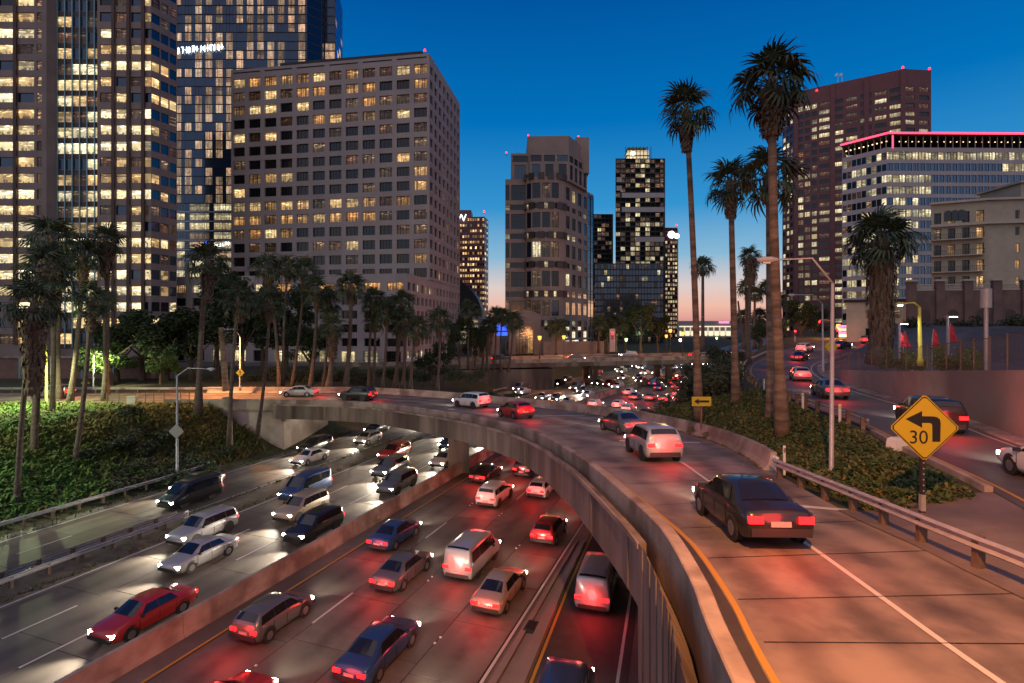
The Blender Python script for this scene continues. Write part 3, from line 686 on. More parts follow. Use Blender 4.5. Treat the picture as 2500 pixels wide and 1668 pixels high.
class Building:
    def __init__(s, name, label, base, cap=300, group=None):
        s.o = empty(name, base); s.o.location = (0, 0, 0); tag(s.o, label, 'building', group); s.wall = {}; s.w = []; s.cap = cap
    def mb(s, key):
        if key not in s.wall: s.wall[key] = MB()
        return s.wall[key]
    def facade(s, O, U, cols, rows, hole, key, wall, depth=.35, frame='mullion_dark', nm=1, nh=0):
        """O: base corner (x, y); U: unit direction to the right as seen from outside."""
        U = Vector((U[0], U[1])).normalized(); Nn = Vector((U.y, -U.x)); mb = s.mb(wall); rz = math.atan2(U.y, U.x)
        def P(u, z, d=0.0): return (O[0] + U.x * u - Nn.x * d, O[1] + U.y * u - Nn.y * d, z)
        for i in range(len(cols) - 1):
            for j in range(len(rows) - 1):
                u0, u1, z0, z1 = cols[i], cols[i + 1], rows[j], rows[j + 1]
                hl = hole(i, j) if callable(hole) else hole
                if hl is None: mb.quad(P(u0, z0), P(u1, z0), P(u1, z1), P(u0, z1)); continue
                a, b = u0 + (u1 - u0) * hl[0], u0 + (u1 - u0) * hl[1]; c, d = z0 + (z1 - z0) * hl[2], z0 + (z1 - z0) * hl[3]
                mb.quad(P(u0, z0), P(u1, z0), P(u1, c), P(u0, c)); mb.quad(P(u0, d), P(u1, d), P(u1, z1), P(u0, z1))
                mb.quad(P(u0, c), P(a, c), P(a, d), P(u0, d)); mb.quad(P(b, c), P(u1, c), P(u1, d), P(b, d))
                D = depth
                mb.quad(P(a, c), P(b, c), P(b, c, D), P(a, c, D)); mb.quad(P(a, d, D), P(b, d, D), P(b, d), P(a, d))
                mb.quad(P(a, c), P(a, c, D), P(a, d, D), P(a, d)); mb.quad(P(b, c, D), P(b, c), P(b, d), P(b, d, D))
                k = key(i, j)
                if k is None: continue
                n_ = nm(i, j) if callable(nm) else nm
                s.w.append(((b - a) * (d - c), P((a + b) / 2, (c + d) / 2, D - .02), rz, b - a, d - c, k, frame, n_, nh))
    def plainwall(s, pts, z0, z1, wall): # closed ring of walls and a flat top
        mb = s.mb(wall); n = len(pts)
        for i in range(n):
            a, b = pts[i], pts[(i + 1) % n]; mb.quad((a[0], a[1], z0), (b[0], b[1], z0), (b[0], b[1], z1), (a[0], a[1], z1))
    def poly(s, pts, z, wall): s.mb(wall).add([(p[0], p[1], z) for p in pts], [tuple(range(len(pts)))])
    def done(s, names=None):
        for k, mb in s.wall.items(): mb.build((names or {}).get(k, 'wall'), M[k], s.o)
        s.w.sort(key=lambda q: -q[0] / (q[1][1] ** 2)); rest = {}
        for n, (ar, p, rz, w, h, k, fr, nm, nh) in enumerate(s.w):
            if n < s.cap: link('window', window_mesh(w, h, k, fr, nm, nh), s.o, p, rz)
            else:
                mb = rest.setdefault(k, MB()); c, sn = math.cos(rz), math.sin(rz)
                mb.quad((p[0] - c * w / 2, p[1] - sn * w / 2, p[2] - h / 2), (p[0] + c * w / 2, p[1] + sn * w / 2, p[2] - h / 2), (p[0] + c * w / 2, p[1] + sn * w / 2, p[2] + h / 2), (p[0] - c * w / 2, p[1] - sn * w / 2, p[2] + h / 2))
        for k, mb in rest.items(): tag(mb.build('window_rows', M[k], s.o), kind='stuff')
        return s.o
def beacon(b, p, r=.45):
    r *= .7
    mb = MB(); mb.tube([(0, 0, -.2), (0, 0, .9)], .08, 6); mb.tube([(0, 0, .9), (0, 0, .9 + r), (0, 0, .9 + 2 * r)], [r, r, r * .6], 8, 1); mb.build('beacon', [M['dark_steel'], M['beacon']], b.o, p)
def lin_edges(a, b, n): return [a + (b - a) * i / n for i in range(n + 1)]
rnd = random.Random(11)
def pick(*kw):
    r = rnd.random(); a = 0
    for k, p in kw:
        a += p
        if r < a: return k
    return kw[-1][0]

# --- grey office block with a square window grid
b3 = Building('office_block', 'grey concrete office block with a square grid of deep windows and a stepped podium', (-50, 150, 6))
c3 = Vector((-23, 150)); U3 = Vector((.986, -.164)); V3 = Vector((.152, .988)).normalized()
l3 = c3 - U3 * 61
zrow = [28.0 + 4.06 * k for k in range(15)]; ztop = zrow[-1]
lit3 = {0: .85, 1: .1, 2: .55, 3: .15, 4: .95, 5: .75, 6: .25, 7: .45, 8: .2, 9: .1, 10: .45, 11: .3, 12: .35, 13: .35, 14: .85}
runs = {}
def key3(i, j):
    if i == 11: return pick(('glass_warm', .55), ('room_dim', .3), ('room_amber', .15)) if j < 13 else 'room_amber'
    p = {14: .9, 13: .55, 12: .5, 11: .4, 10: .45, 9: .15, 8: .35, 7: .45, 6: .3, 5: .9, 4: .92, 3: .25, 2: .35, 1: .1, 0: .4}.get(j, .3)
    st = runs.get(j); v = rnd.random()
    if st is not None and rnd.random() < .5: on = st
    else: on = v < p
    runs[j] = on
    if on: return pick(('room_warm', .42), ('room_amber', .38), ('room_dim', .2)) if j in (4, 5, 0, 10, 7) else pick(('room_amber', .42), ('room_dim', .35), ('room_warm', .23))
    return pick(('glass_dark', .45), ('glass_warm', .3), ('room_dim', .25))
rows3 = zrow + [ztop + .3, ztop + 3.4]
b3.facade(l3, U3, lin_edges(0, 61, 12), [28.0 + 4.06 * k for k in range(16)], (.13, .87, .22, .86), key3, 'facade_grey', .55, nm=lambda i, j: 2 + (i * 3 + j) % 2)
zt = 28.0 + 4.06 * 15
b3.facade(c3, V3, lin_edges(0, 34.5, 8), [28.0 + 4.06 * k for k in range(16)], (.22, .84, .26, .86), lambda i, j: 'glass_sky' if j > 8 else pick(('glass_blue', .5), ('glass_dark', .25), ('room_amber', .15), ('room_dim', .1)), 'facade_grey', .5, nm=0)
r3 = c3 + V3 * 34.5; q3 = l3 + V3 * 34.5
mb = b3.mb('facade_grey')
for a, b in ((l3, c3), (c3, r3), (r3, q3), (q3, l3)):
    mb.quad((*a, zt), (*b, zt), (*b, zt + 2.2), (*a, zt + 2.2))
for a, b in ((r3, q3), (q3, l3)): mb.quad((*a, 6), (*b, 6), (*b, zt), (*a, zt))
b3.poly([l3, c3, r3, q3], zt + 1.6, 'roof_tar')
slot = MB()
for k in range(6):
    p = l3 + U3 * (61 * (k + .5) / 6) - V3 * .02; slot.box((p.x, p.y, zt + 1.2), (8.6, .12, .28), math.atan2(U3.y, U3.x))
slot.build('parapet_slot', M['void'], b3.o)
ph = MB(); pc_ = l3 + U3 * 36 + V3 * 9; ph.box((pc_.x, pc_.y, zt + 2.9), (44, 12, 3.4), math.atan2(U3.y, U3.x)); ph.build('penthouse', M['dark_steel'], b3.o)
pe = pc_ + U3 * 21.5; beacon(b3, (pe.x, pe.y - 4, zt + 4.6))
# podium, 18 m nearer
pc3 = c3 - V3 * 18; pl3 = pc3 - U3 * 66
zp = [6.0 + 3.1 * k for k in range(7)] + [27.7]
def keyp(i, j):
    if j == 5: return pick(('room_amber', .55), ('room_white', .2), ('glass_warm', .25))
    if j == 0: return pick(('room_office', .3), ('glass_dark', .7))
    return pick(('glass_dark', .8), ('glass_warm', .13), ('room_dim', .07))
b3.facade(pl3, U3, lin_edges(0, 66, 11), [6.0 + 3.45 * k for k in range(7)], lambda i, j: (.1, .74, .1, .92) if j == 0 else (.15, .84, .26, .84), keyp, 'facade_grey', .6, nm=2)
b3.facade(pc3, V3, lin_edges(0, 18 + 34.5, 15), [6.0 + 3.45 * k for k in range(7)], lambda i, j: (.1, .8, .1, .9) if j == 0 else (.22, .8, .28, .86), lambda i, j: ('room_office' if rnd.random() < .35 else 'glass_dark') if j == 0 else (pick(('room_white', .45), ('room_amber', .3), ('glass_dark', .25)) if j == 5 and i < 7 else 'glass_dark'), 'facade_grey', .5, nm=0)
for a, b in ((pl3, pc3), (pc3, c3 + V3 * 34.5)): mb.quad((*a, 26.7), (*b, 26.7), (*b, 28.3), (*a, 28.3))
b3.poly([pl3, pc3, c3 + V3 * .1, l3 + V3 * .1 - U3 * 5], 27.75, 'facade_grey')
mb.quad((*pl3, 6), (*(pl3 + V3 * 30), 6), (*(pl3 + V3 * 30), 28.3), (*pl3, 28.3))
b3.done({'roof_tar': 'roof'})

# --- pinkish granite tower at the far left
b1 = Building('granite_tower', 'tall pinkish granite tower at the left edge with many lit offices and a glass bay', (-105, 130, 6))
Z1 = [9.8 + 3.86 * k for k in range(25)]
def key1(i, j):
    if (j in (2, 3, 4, 5, 6, 7)): return pick(('room_white', .72), ('room_warm', .2), ('glass_blue', .08))
    t = runs.get(('t', j))
    if t is None: t = runs[('t', j)] = rnd.choice(['room_white', 'room_warm', 'room_white', 'room_warm', 'mix', 'mix', 'off'])
    if t == 'mix': return pick(('room_warm', .3), ('room_white', .2), ('room_dim', .25), ('glass_blue', .25))
    if t == 'off': return pick(('glass_blue', .55), ('glass_dark', .15), ('room_dim', .15), ('room_warm', .15))
    return pick((t, .75), ('room_dim', .1), ('glass_blue', .15))
hol1 = (.07, .93, .34, .95)
b1.facade((-139.9, 129.29), (1, .01), [0, 5.4, 10.9, 16.3, 21.0, 25.7, 28.3], Z1, lambda i, j: (.08, .92, .34, .93) if i < 5 else (.1, .55, .34, .93), lambda i, j: key1(i, j) if i < 5 else 'room_dim', 'granite_pink', .3, nm=0)
b1.facade((-110.6, 131.6), (1, 0), [0, 3.6, 7.2, 10.8], Z1, (.02, .98, .30, .98), key1, 'facade_tan_dark', .12, frame='mullion_teal', nm=1)
b1.facade((-99.3, 129.4), (1, .02), [0, 3.8, 7.4, 10.9, 12.7], Z1, lambda i, j: (.16, .86, .34, .93) if i < 3 else (.05, .98, .34, .93), lambda i, j: key1(i, j), 'granite_pink', .3, nm=0)
b1.facade((-86.6, 129.65), (2.5, 6.0), [0, 2.3, 4.5, 6.5], Z1, (.06, .94, .36, .95), lambda i, j: pick(('room_warm', .25), ('room_dim', .25), ('glass_blue', .5)) if j > 2 else pick(('room_white', .5), ('glass_dark', .5)), 'granite_pink', .25, nm=0)
w1 = b1.mb('granite_pink'); zz = Z1[-1]
for p in ((-111.6, 129.6, -110.6, 131.6), (-99.8, 131.6, -99.3, 129.4)): w1.quad((p[0], p[1], 5), (p[2], p[3], 5), (p[2], p[3], zz), (p[0], p[1], zz))
for p in ((-129, 129.4, -111.6, 129.57), (-99.3, 129.4, -86.6, 129.65), (-110.6, 131.6, -99.8, 131.6), (-86.6, 129.65, -84.1, 135.65), (-84.1, 135.65, -106, 170), (-106, 170, -140, 165), (-140, 165, -140, 129.4), (-140, 129.4, -129, 129.4)):
    w1.quad((p[0], p[1], 5), (p[2], p[3], 5), (p[2], p[3], Z1[0]), (p[0], p[1], Z1[0]))
for p in ((-84.1, 135.65, -106, 170), (-106, 170, -140, 165), (-140, 165, -140, 129.4)):
    w1.quad((p[0], p[1], Z1[0]), (p[2], p[3], Z1[0]), (p[2], p[3], zz), (p[0], p[1], zz))
b1.poly([(-140, 129.4), (-86.6, 129.6), (-84.1, 135.65), (-106, 170), (-140, 165)], zz, 'roof_tar')
for x in (-123.6, -118.9, -95.4, -91.8, -88.3):
    mb = MB(); mb.box((0, 0, (zz + 9) / 2), (.75, .5, zz - 9)); mb.build('pilaster', M['brown_pilaster'], b1.o, (x, 129.36, 2.0))
for k in range(7):
    mb = MB(); mb.box((0, 0, (zz + 8) / 2), (.22, .35, zz - 8)); mb.build('mullion', M['mullion_teal'], b1.o, (-110.5 + 1.8 * k, 131.45, 2.0))
b1.done({'roof_tar': 'roof', 'facade_tan_dark': 'glass_bay'})

# --- glass hotel tower behind
b2 = Building('glass_tower', 'blue glass hotel tower rising behind the grey block with rows of curtained windows', (-95, 205, 6))
Zh = [62 + 3.42 * k for k in range(27)]
def key2(i, j): return pick(('room_hotel', .78), ('glass_curtain', .22)) if (i + j // 9) % 5 != 2 else pick(('room_hotel', .35), ('glass_curtain', .65))
b2.facade((-129, 205.5), (1, 0), lin_edges(0, 51, 13), Zh, (.18, .82, .05, .93), key2, 'glass_curtain', .08, frame='mullion_dark', nm=1)
Zp = [8 + 3.6 * k for k in range(16)]
b2.facade((-129, 205.5), (1, 0), [0, 4.6, 6.2, 14.0, 15.4, 25, 51], Zp, lambda i, j: (.02, .98, .22, .95) if i in (0, 2, 4) and j < 15 else None, lambda i, j: pick(('room_hotel', .3), ('room_office', .6), ('glass_curtain', .1)), 'glass_curtain', .15, frame='mullion_pale', nm=3)
w2 = b2.mb('glass_curtain'); w2.quad((-129, 205.5, Zp[-1]), (-78, 205.5, Zp[-1]), (-78, 205.5, 62), (-129, 205.5, 62))
tower = [(-78, 205.5), (-73.8, 210), (-73.8, 213), (-69.6, 213), (-72.8, 232), (-129, 232)]
for (a, b), kk in zip(zip(tower, tower[1:]), range(5)):
    L_ = math.dist(a, b); U_ = ((b[0] - a[0]) / L_, (b[1] - a[1]) / L_)
    if kk < 4: b2.facade(a, U_, lin_edges(0, L_, max(1, int(L_ / 4.5))), Zh, (.06, .94, .12, .96), lambda i, j: pick(('glass_curtain', .85), ('room_hotel', .15)), 'dark_steel', .05, frame=None)
    w2.quad((*a, 5), (*b, 5), (*b, 62), (*a, 62))
b2.poly([(-129, 205.5)] + tower, Zh[-1], 'roof_tar')
for j in range(26):
    mb = MB(); mb.box((0, 0, 0), (51, .14, .22)); mb.build('floor_band', M['mullion_dark'], b2.o, (-103.5, 205.42, Zh[j]))
for j in range(15):
    mb = MB(); mb.box((0, 0, 0), (26, .2, .35)); mb.build('floor_band', M['mullion_pale'], b2.o, (-116, 205.38, Zp[j] + .3))
b2.done({'roof_tar': 'roof', 'dark_steel': 'side_frame', 'glass_curtain': 'curtain_wall'})
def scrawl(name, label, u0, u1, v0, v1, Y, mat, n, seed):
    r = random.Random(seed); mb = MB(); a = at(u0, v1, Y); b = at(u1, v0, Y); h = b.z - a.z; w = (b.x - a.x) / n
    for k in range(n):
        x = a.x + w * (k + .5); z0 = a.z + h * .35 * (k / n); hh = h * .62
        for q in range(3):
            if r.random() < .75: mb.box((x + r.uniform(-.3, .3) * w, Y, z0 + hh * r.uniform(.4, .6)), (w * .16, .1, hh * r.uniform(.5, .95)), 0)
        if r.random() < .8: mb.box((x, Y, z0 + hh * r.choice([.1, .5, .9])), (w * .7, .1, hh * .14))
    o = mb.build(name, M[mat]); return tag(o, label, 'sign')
scrawl('sign_or_reflection', 'glowing strokes imitating a sign reflection on the glass tower beside the granite tower', 432, 546, 104, 132, 204.9, 'sign_lit', 13, 3)  # glowing strokes imitate a sign mirrored in the glass
scrawl('sign_or_reflection', 'small glowing strokes imitating a sign reflection low on the glass tower above the palms', 520, 562, 588, 604, 204.9, 'sign_lit', 6, 5)  # mirrored writing put in as glowing strokes
mb = MB(); p = at(503, 594, 204.8); mb.tube([(0, 0, 0), (0, .2, 0)], .9, 14); tag(mb.build('sign_or_reflection', M['sign_blue'], None, p), 'round blue glow imitating a logo reflection low on the glass tower', 'sign')  # mirrored logo put in as a glowing disc

# --- rounded tan tower in the middle
b4 = Building('round_bay_tower', 'tan and black banded tower with a rounded bay and dark tall windows', (12, 195, 6))
per = 10.25; z0 = 15.2
def bands4(n, ztop_):
    z = [6.2, 10.6, 13.6, z0]
    for k in range(n): z += [z0 + per * k + 2.3, z0 + per * k + 3.6, z0 + per * k + 9.2, z0 + per * (k + 1)]
    return z
B4 = bands4(5, 0)
def hole4(wide):
    def f(i, j):
        if j < 3: return (.3, .7, .15, .8) if j in (0, 2) else None
        k = (j - 3) % 4
        if k == 0: return (.03, .97, .08, .92)
        if k == 2: return (.08, .92, .02, .98) if wide else (.2, .8, .02, .98)
        return None
    return f
def key4(i, j):
    if j < 3: return pick(('interior_pale', .5), ('glass_dark', .5))
    if (j - 3) % 4 == 0: return pick(('room_office', .35), ('room_warm', .15), ('glass_dark', .5)) if j > 3 else pick(('room_office', .8), ('glass_dark', .2))
    return pick(('glass_dark', .55), ('room_dim', .2), ('room_office', .15), ('glass_blue', .10))
fr4 = 'mullion_dark'
b4.facade((-2.4, 191.5), (1, 0), [0, 1.6, 7.6], B4, hole4(True), lambda i, j: key4(i, j) if i == 1 or j > 2 else None, 'facade_tan', .5, frame=fr4, nm=2, nh=1)
bay = [(5.2, 191.5)] + [(11.6 - 6.9 * math.cos(R(a)), 191.2 - 3.4 * math.sin(R(a))) for a in (14, 46, 78, 106, 136, 164)] + [(18.6, 190.8)]
for (a, b) in zip(bay, bay[1:]):
    L_ = math.dist(a, b); wide = L_ > 2.2
    b4.facade(a, ((b[0] - a[0]) / L_, (b[1] - a[1]) / L_), [0, L_], B4, hole4(wide) if wide else (lambda i, j: None), key4, 'facade_tan', .4, frame=fr4, nm=2, nh=1)
Ur = Vector((32.5 - 18.6, 215 - 190.8)); Lr = Ur.length
B4r = B4
b4.facade((18.6, 190.8), Ur, lin_edges(0, Lr * .78, 4), B4r, lambda i, j: (.2, .85, .1, .9) if (j < 3 or (j - 3) % 4 in (0, 2)) else None, lambda i, j: ('room_peach' if 5 <= j <= 8 and rnd.random() < .85 else pick(('glass_blue', .62), ('room_office', .2), ('glass_dark', .18))) if j > 2 else pick(('glass_dark', .7), ('interior_pale', .3)), 'facade_tan', .35, frame=fr4, nm=1, nh=1)
o4 = Vector((18.6, 190.8)) + Ur.normalized() * Lr * .78
b4.facade(o4, Ur, lin_edges(0, Lr * .22, 2), B4r, lambda i, j: (.06, .96, .0, .98) if j > 2 else (.2, .8, .1, .9), lambda i, j: 'room_peach' if j in (5, 6) else 'glass_blue', 'dark_steel', .2, frame=fr4, nm=0, nh=1)
zt4 = B4[-1]; ring = [(-2.4, 191.5)] + bay + [(32.5, 215), (20, 222), (-2.4, 215)]
w4 = b4.mb('facade_tan')
for a, b in zip(ring[-3:], ring[-2:] + ring[:1]): w4.quad((*a, 5), (*b, 5), (*b, zt4), (*a, zt4))
for i in range(len(ring)):
    a, b = ring[i], ring[(i + 1) % len(ring)]; w4.quad((*a, zt4), (*b, zt4), (*b, zt4 + .9), (*a, zt4 + .9)); w4.quad((*a, 5), (*b, 5), (*b, 6.2), (*a, 6.2))
b4.poly(ring, zt4 + .2, 'roof_tar')
up = [(-.4, 192.5), (6.2, 192.5), (6.2, 191.6), (20.3, 191.6), (28.6, 206), (28, 214), (-.4, 214)]
zu = [zt4 + .2, zt4 + 1.0, zt4 + 6.4, zt4 + 7.2, zt4 + 9.6, zt4 + 10.4]
for a, b in zip(up, up[1:]):
    L_ = math.dist(a, b)
    if L_ < 1.5: w4.quad((*a, zu[0]), (*b, zu[0]), (*b, zu[-1]), (*a, zu[-1])); continue
    n_ = {True: 1, False: 3}[L_ < 8] if L_ < 15.5 else 4
    b4.facade(a, ((b[0] - a[0]) / L_, (b[1] - a[1]) / L_), lin_edges(0, L_, n_), zu, lambda i, j: (.2, .8, .02, .98) if j == 1 else ((.08, .92, .02, .98) if j == 3 else None), lambda i, j: pick(('glass_dark', .55), ('glass_blue', .25), ('room_office', .2)), 'facade_tan', .35, frame=fr4, nm=2)
b4.poly(up, zu[-1], 'roof_tar')
mech = [(5.5, 193), (20.2, 192.2), (26.5, 204), (26.5, 212), (5.5, 212)]; b4.plainwall(mech, zu[-1] - .2, zu[-1] + 6.2, 'facade_tan'); b4.poly(mech, zu[-1] + 6.2, 'roof_tar')
mech2 = [(24, 203), (29, 203), (29, 211), (24, 211)]; b4.plainwall(mech2, zu[2], zu[-1] + 9.4, 'facade_tan'); b4.poly(mech2, zu[-1] + 9.4, 'roof_tar')
bandm = MB()
for k in range(6):
    zb = z0 + per * k + 1.15 if k < 6 else 0
    pts = [Vector((x, y)) for x, y in [(-2.4, 191.5)] + bay]
    for a, b in zip(pts, pts[1:]):
        n_ = Vector((b.y - a.y, -(b.x - a.x))).normalized()
        q = b; bm_ = MB(); bm_.box((0, 0, 0), (2.1, .6, 2.25)); bm_.build('dark_band', M['facade_tan_dark'], b4.o, (q.x + n_.x * .1, q.y + n_.y * .1, zb), math.atan2(b.y - a.y, b.x - a.x))
beacon(b4, (-2, 192, zu[-1] - 1), .35); beacon(b4, (5.8, 193.4, zu[-1] + 5.6), .35); beacon(b4, (20, 192.6, zu[-1] + 1), .35); beacon(b4, (25, 203.5, zu[-1] + 8.8), .35)
b4.done({'roof_tar': 'roof', 'dark_steel': 'glass_edge'})
# arched gateway in front of it
ag = empty('arched_gateway'); tag(ag, 'pinkish stone gateway with a tall lit arch at the foot of the tan tower', 'gateway')
mb = MB(); gx, gy = 4.2, 176.0
arch = [(3.0 * math.cos(R(a)), 7.0 + 3.0 * math.sin(R(a))) for a in range(0, 181, 15)]
outer = [(5.2, 0), (5.2, 13.0), (2.6, 14.2), (0, 14.6), (-2.6, 14.2), (-5.2, 13.0), (-5.2, 0)]
loop = [(5.2, 0), (5.2, 13), (2.6, 14.2), (0, 14.6), (-2.6, 14.2), (-5.2, 13), (-5.2, 0), (-3, 0), (-3, 7)] + arch[::-1][1:-1] + [(3, 7), (3, 0)]
n = len(loop); mb.add([(gx + x, gy, 6 + z) for x, z in loop] + [(gx + x, gy + 5, 6 + z) for x, z in loop], [tuple(range(n)), tuple(range(n, 2 * n))[::-1]] + [(i, (i + 1) % n, n + (i + 1) % n, n + i) for i in range(n)])
mb.build('wall', M['granite_pink'], ag)
mb = MB(); mb.quad((gx - 3.4, gy + 5.2, 6), (gx + 3.4, gy + 5.2, 6), (gx + 3.4, gy + 5.2, 16.4), (gx - 3.4, gy + 5.2, 16.4)); mb.build('lit_back_wall', M['room_dim'], ag)
mb = MB(); mb.quad((gx + 1.2, gy + 5.1, 6.4), (gx + 2.9, gy + 5.1, 6.4), (gx + 2.9, gy + 5.1, 14), (gx + 1.2, gy + 5.1, 14)); mb.build('lit_window', M['room_amber'], ag)
mb = MB(); mb.prism([(-13, 174.5), (-4, 174.5), (-4, 177), (-13, 177)], 5.5, 13.0); mb.build('side_wall', M['granite_pink'], ag); mb = MB(); mb.prism([(10, 172.5), (30, 176), (30, 178), (10, 175)], 5.5, 10.4); mb.build('side_wall', M['granite_pink'], ag)

def text_part(name, body, size, mat, parent, loc, rz=0.0, align='LEFT', ext=.004):
    cu = bpy.data.curves.new(name, 'FONT'); cu.body = body; cu.size = size; cu.extrude = ext; cu.align_x = align
    t = bpy.data.objects.new('tmp', cu); COL.objects.link(t); dg = bpy.context.evaluated_depsgraph_get(); dg.update()
    me = bpy.data.meshes.new_from_object(t.evaluated_get(dg)); bpy.data.objects.remove(t); bpy.data.curves.remove(cu)
    me.materials.clear(); me.materials.append(M[mat])
    return link(name, me, parent, loc, rot=(R(90), 0, rz))
# --- generic distant tower
def far_tower(name, label, pts, z0, z1, cols, fl, wallmat, key, hole=(.15, .85, .25, .85), cap=0, extra=None, frame=None, depth=.15):
    b = Building(name, label, (*pts[0], z0), cap)
    n = len(pts)
    for i in range(n):
        a, c = pts[i], pts[(i + 1) % n]; L_ = math.dist(a, c); U_ = ((c[0] - a[0]) / L_, (c[1] - a[1]) / L_)
        if i < len(cols) and cols[i]: b.facade(a, U_, lin_edges(0, L_, cols[i]), lin_edges(z0, z1, fl), hole, key, wallmat, depth, frame=frame)
        else: b.mb(wallmat).quad((*a, z0), (*c, z0), (*c, z1), (*a, z1))
    b.poly(pts, z1, 'roof_tar')
    if extra: extra(b)
    b.done({'roof_tar': 'roof'}); return b
def X_(u, Y): return (u - 1250) / F * Y
# brown tower with lettering, behind the grey block
def exw(b):
    mb = MB(); mb.prism([(X_(1100, 350), 351), (X_(1150, 350), 351), (X_(1150, 350), 365), (X_(1100, 350), 365)], 82, 90.5); mb.build('penthouse', M['brown_stone'], b.o)
    beacon(b, (X_(1182, 350), 350, 88), .7)
    text_part('letter', 'W', 6.5, 'sign_lit', b.o, (X_(1113, 348), 348.6, 82.8))
far_tower('brown_tower', 'dark brown tower full of small lit windows behind the grey block', [(X_(1085, 350), 352), (X_(1183, 350), 350), (X_(1192, 362), 362), (X_(1190, 380), 380), (X_(1085, 380), 380)], 6, 86, [16, 2], 22, 'brown_stone', lambda i, j: pick(('room_warm', .5), ('room_amber', .22), ('glass_dark', .28)), (.16, .84, .28, .72), extra=exw)
# white tower with a logo, and the pair under construction
def exl(b):
    mb = MB(); mb.tube([(0, 0, 0), (0, -.3, 0)], 3.0, 7); mb.tube([(4, 0, -1), (4, -.3, -1)], 2.2, 7); mb.build('lit_logo', M['sign_lit'], b.o, (X_(1640, 419), 419.5, 86))
    beacon(b, (X_(1652, 420), 420, 92.3), .7)
far_tower('logo_tower', 'slim dark tower with a glowing white logo at its top', [(X_(1600, 420), 420), (X_(1654, 420), 420), (X_(1656, 440), 440), (X_(1600, 440), 440)], 6, 91.6, [9, 3], 26, 'brown_stone', lambda i, j: None if j > 22 else pick(('room_office', .6), ('room_warm', .15), ('glass_dark', .25)), (.15, .85, .25, .8), extra=exl)
def excon(b):
    mb = MB(); xa, xb = X_(1530, 382), X_(1592, 382)
    for k in range(4): mb.prism([(xa + k * .6, 384 + k), (xb - k * .8, 384 + k), (xb - k * .8, 396), (xa + k * .6, 396)], 133.4 + 3 * k, 133.9 + 3 * k)
    for k in range(8): mb.box((xa + (xb - xa) * k / 7, 385, 138), (.4, .4, 10))
    mb.build('crown_frame', M['dark_steel'], b.o)
    mb = MB(); mb.box(((xa + xb) / 2, 390, 137.5), (xb - xa - 3, 8, 6)); mb.build('lit_core', M['lobby'], b.o)
    mb = MB(); mb.tube([(0, 0, 0), (0, -.6, 0)], 1.0, 10); mb.build('flood_lamp', M['lamp_white'], b.o, (X_(1545, 383), 383, 137.5))
    for (u0, u1, z) in ((1505, 1518, 118), (1505, 1518, 112), (1518, 1622, 107), (1518, 1622, 97), (1550, 1622, 76)):
        mb = MB(); mb.box((0, 0, 0), (X_(u1, 380) - X_(u0, 380), .2, 3.4)); mb.build('tarp', M['white_panel'], b.o, (X_((u0 + u1) / 2, 380), 379.7, z))
far_tower('construction_tower', 'tall unfinished tower with open floors and a bright floodlight at its top', [(X_(1503, 380), 380), (X_(1624, 380), 380), (X_(1622, 400), 400), (X_(1503, 400), 400)], 6, 133, [10, 2], 37, 'dark_steel', lambda i, j: ('room_office' if i in (4, 6) and rnd.random() < .5 else pick(('room_dim', .38), ('void', .5), ('room_office', .12))) if j > 8 else 'glass_curtain', (.04, .96, .12, .9), extra=excon, depth=1.2)
far_tower('construction_block', 'lower unfinished dark tower left of the floodlit one', [(X_(1440, 400), 400), (X_(1497, 400), 400), (X_(1495, 420), 420), (X_(1440, 420), 420)], 6, 98, [6, 2], 28, 'dark_steel', lambda i, j: pick(('room_dim', .2), ('void', .76), ('room_office', .04)), (.04, .96, .12, .9), depth=1.2)
far_tower('blue_glass_block', 'wide dark blue glass block in front of the unfinished towers', [(X_(1452, 300), 300), (X_(1620, 300), 300), (X_(1615, 325), 325), (X_(1452, 325), 325)], 6, 50, [22, 4], 13, 'dark_steel', lambda i, j: pick(('glass_curtain', .72), ('glass_dark', .16), ('room_dim', .09), ('room_office', .03)), (.06, .94, .10, .90), frame='mullion_dark', cap=290)
# curved-roof hall and its pale car park
hall = empty('curved_roof_hall'); tag(hall, 'dark barrel-roofed hall between the grey block and the tan tower', 'building')
mb = MB(); pts = [(-44 + 30 * math.sin(R(a)) * 1.0, 20 + 22 * math.cos(R(a))) for a in range(-90, 91, 10)]
mb.add([(x, 252, z) for x, z in pts] + [(x, 285, z) for x, z in pts], [tuple(range(19)), tuple(range(19, 38))[::-1]] + [(i, i + 1, 20 + i, 19 + i) for i in range(18)]); mb.build('roof', M['dark_steel'], hall)
mb = MB(); mb.prism([(-74, 252.2), (-14, 252.2), (-14, 285), (-74, 285)], 5, 20); mb.build('wall', M['white_panel'], hall)
for k in range(5):
    mb = MB(); mb.box((0, 0, 0), (28, .3, 1.1)); mb.build('lit_floor', M['room_office'], hall, (-30, 251.9, 7.6 + 2.5 * k))
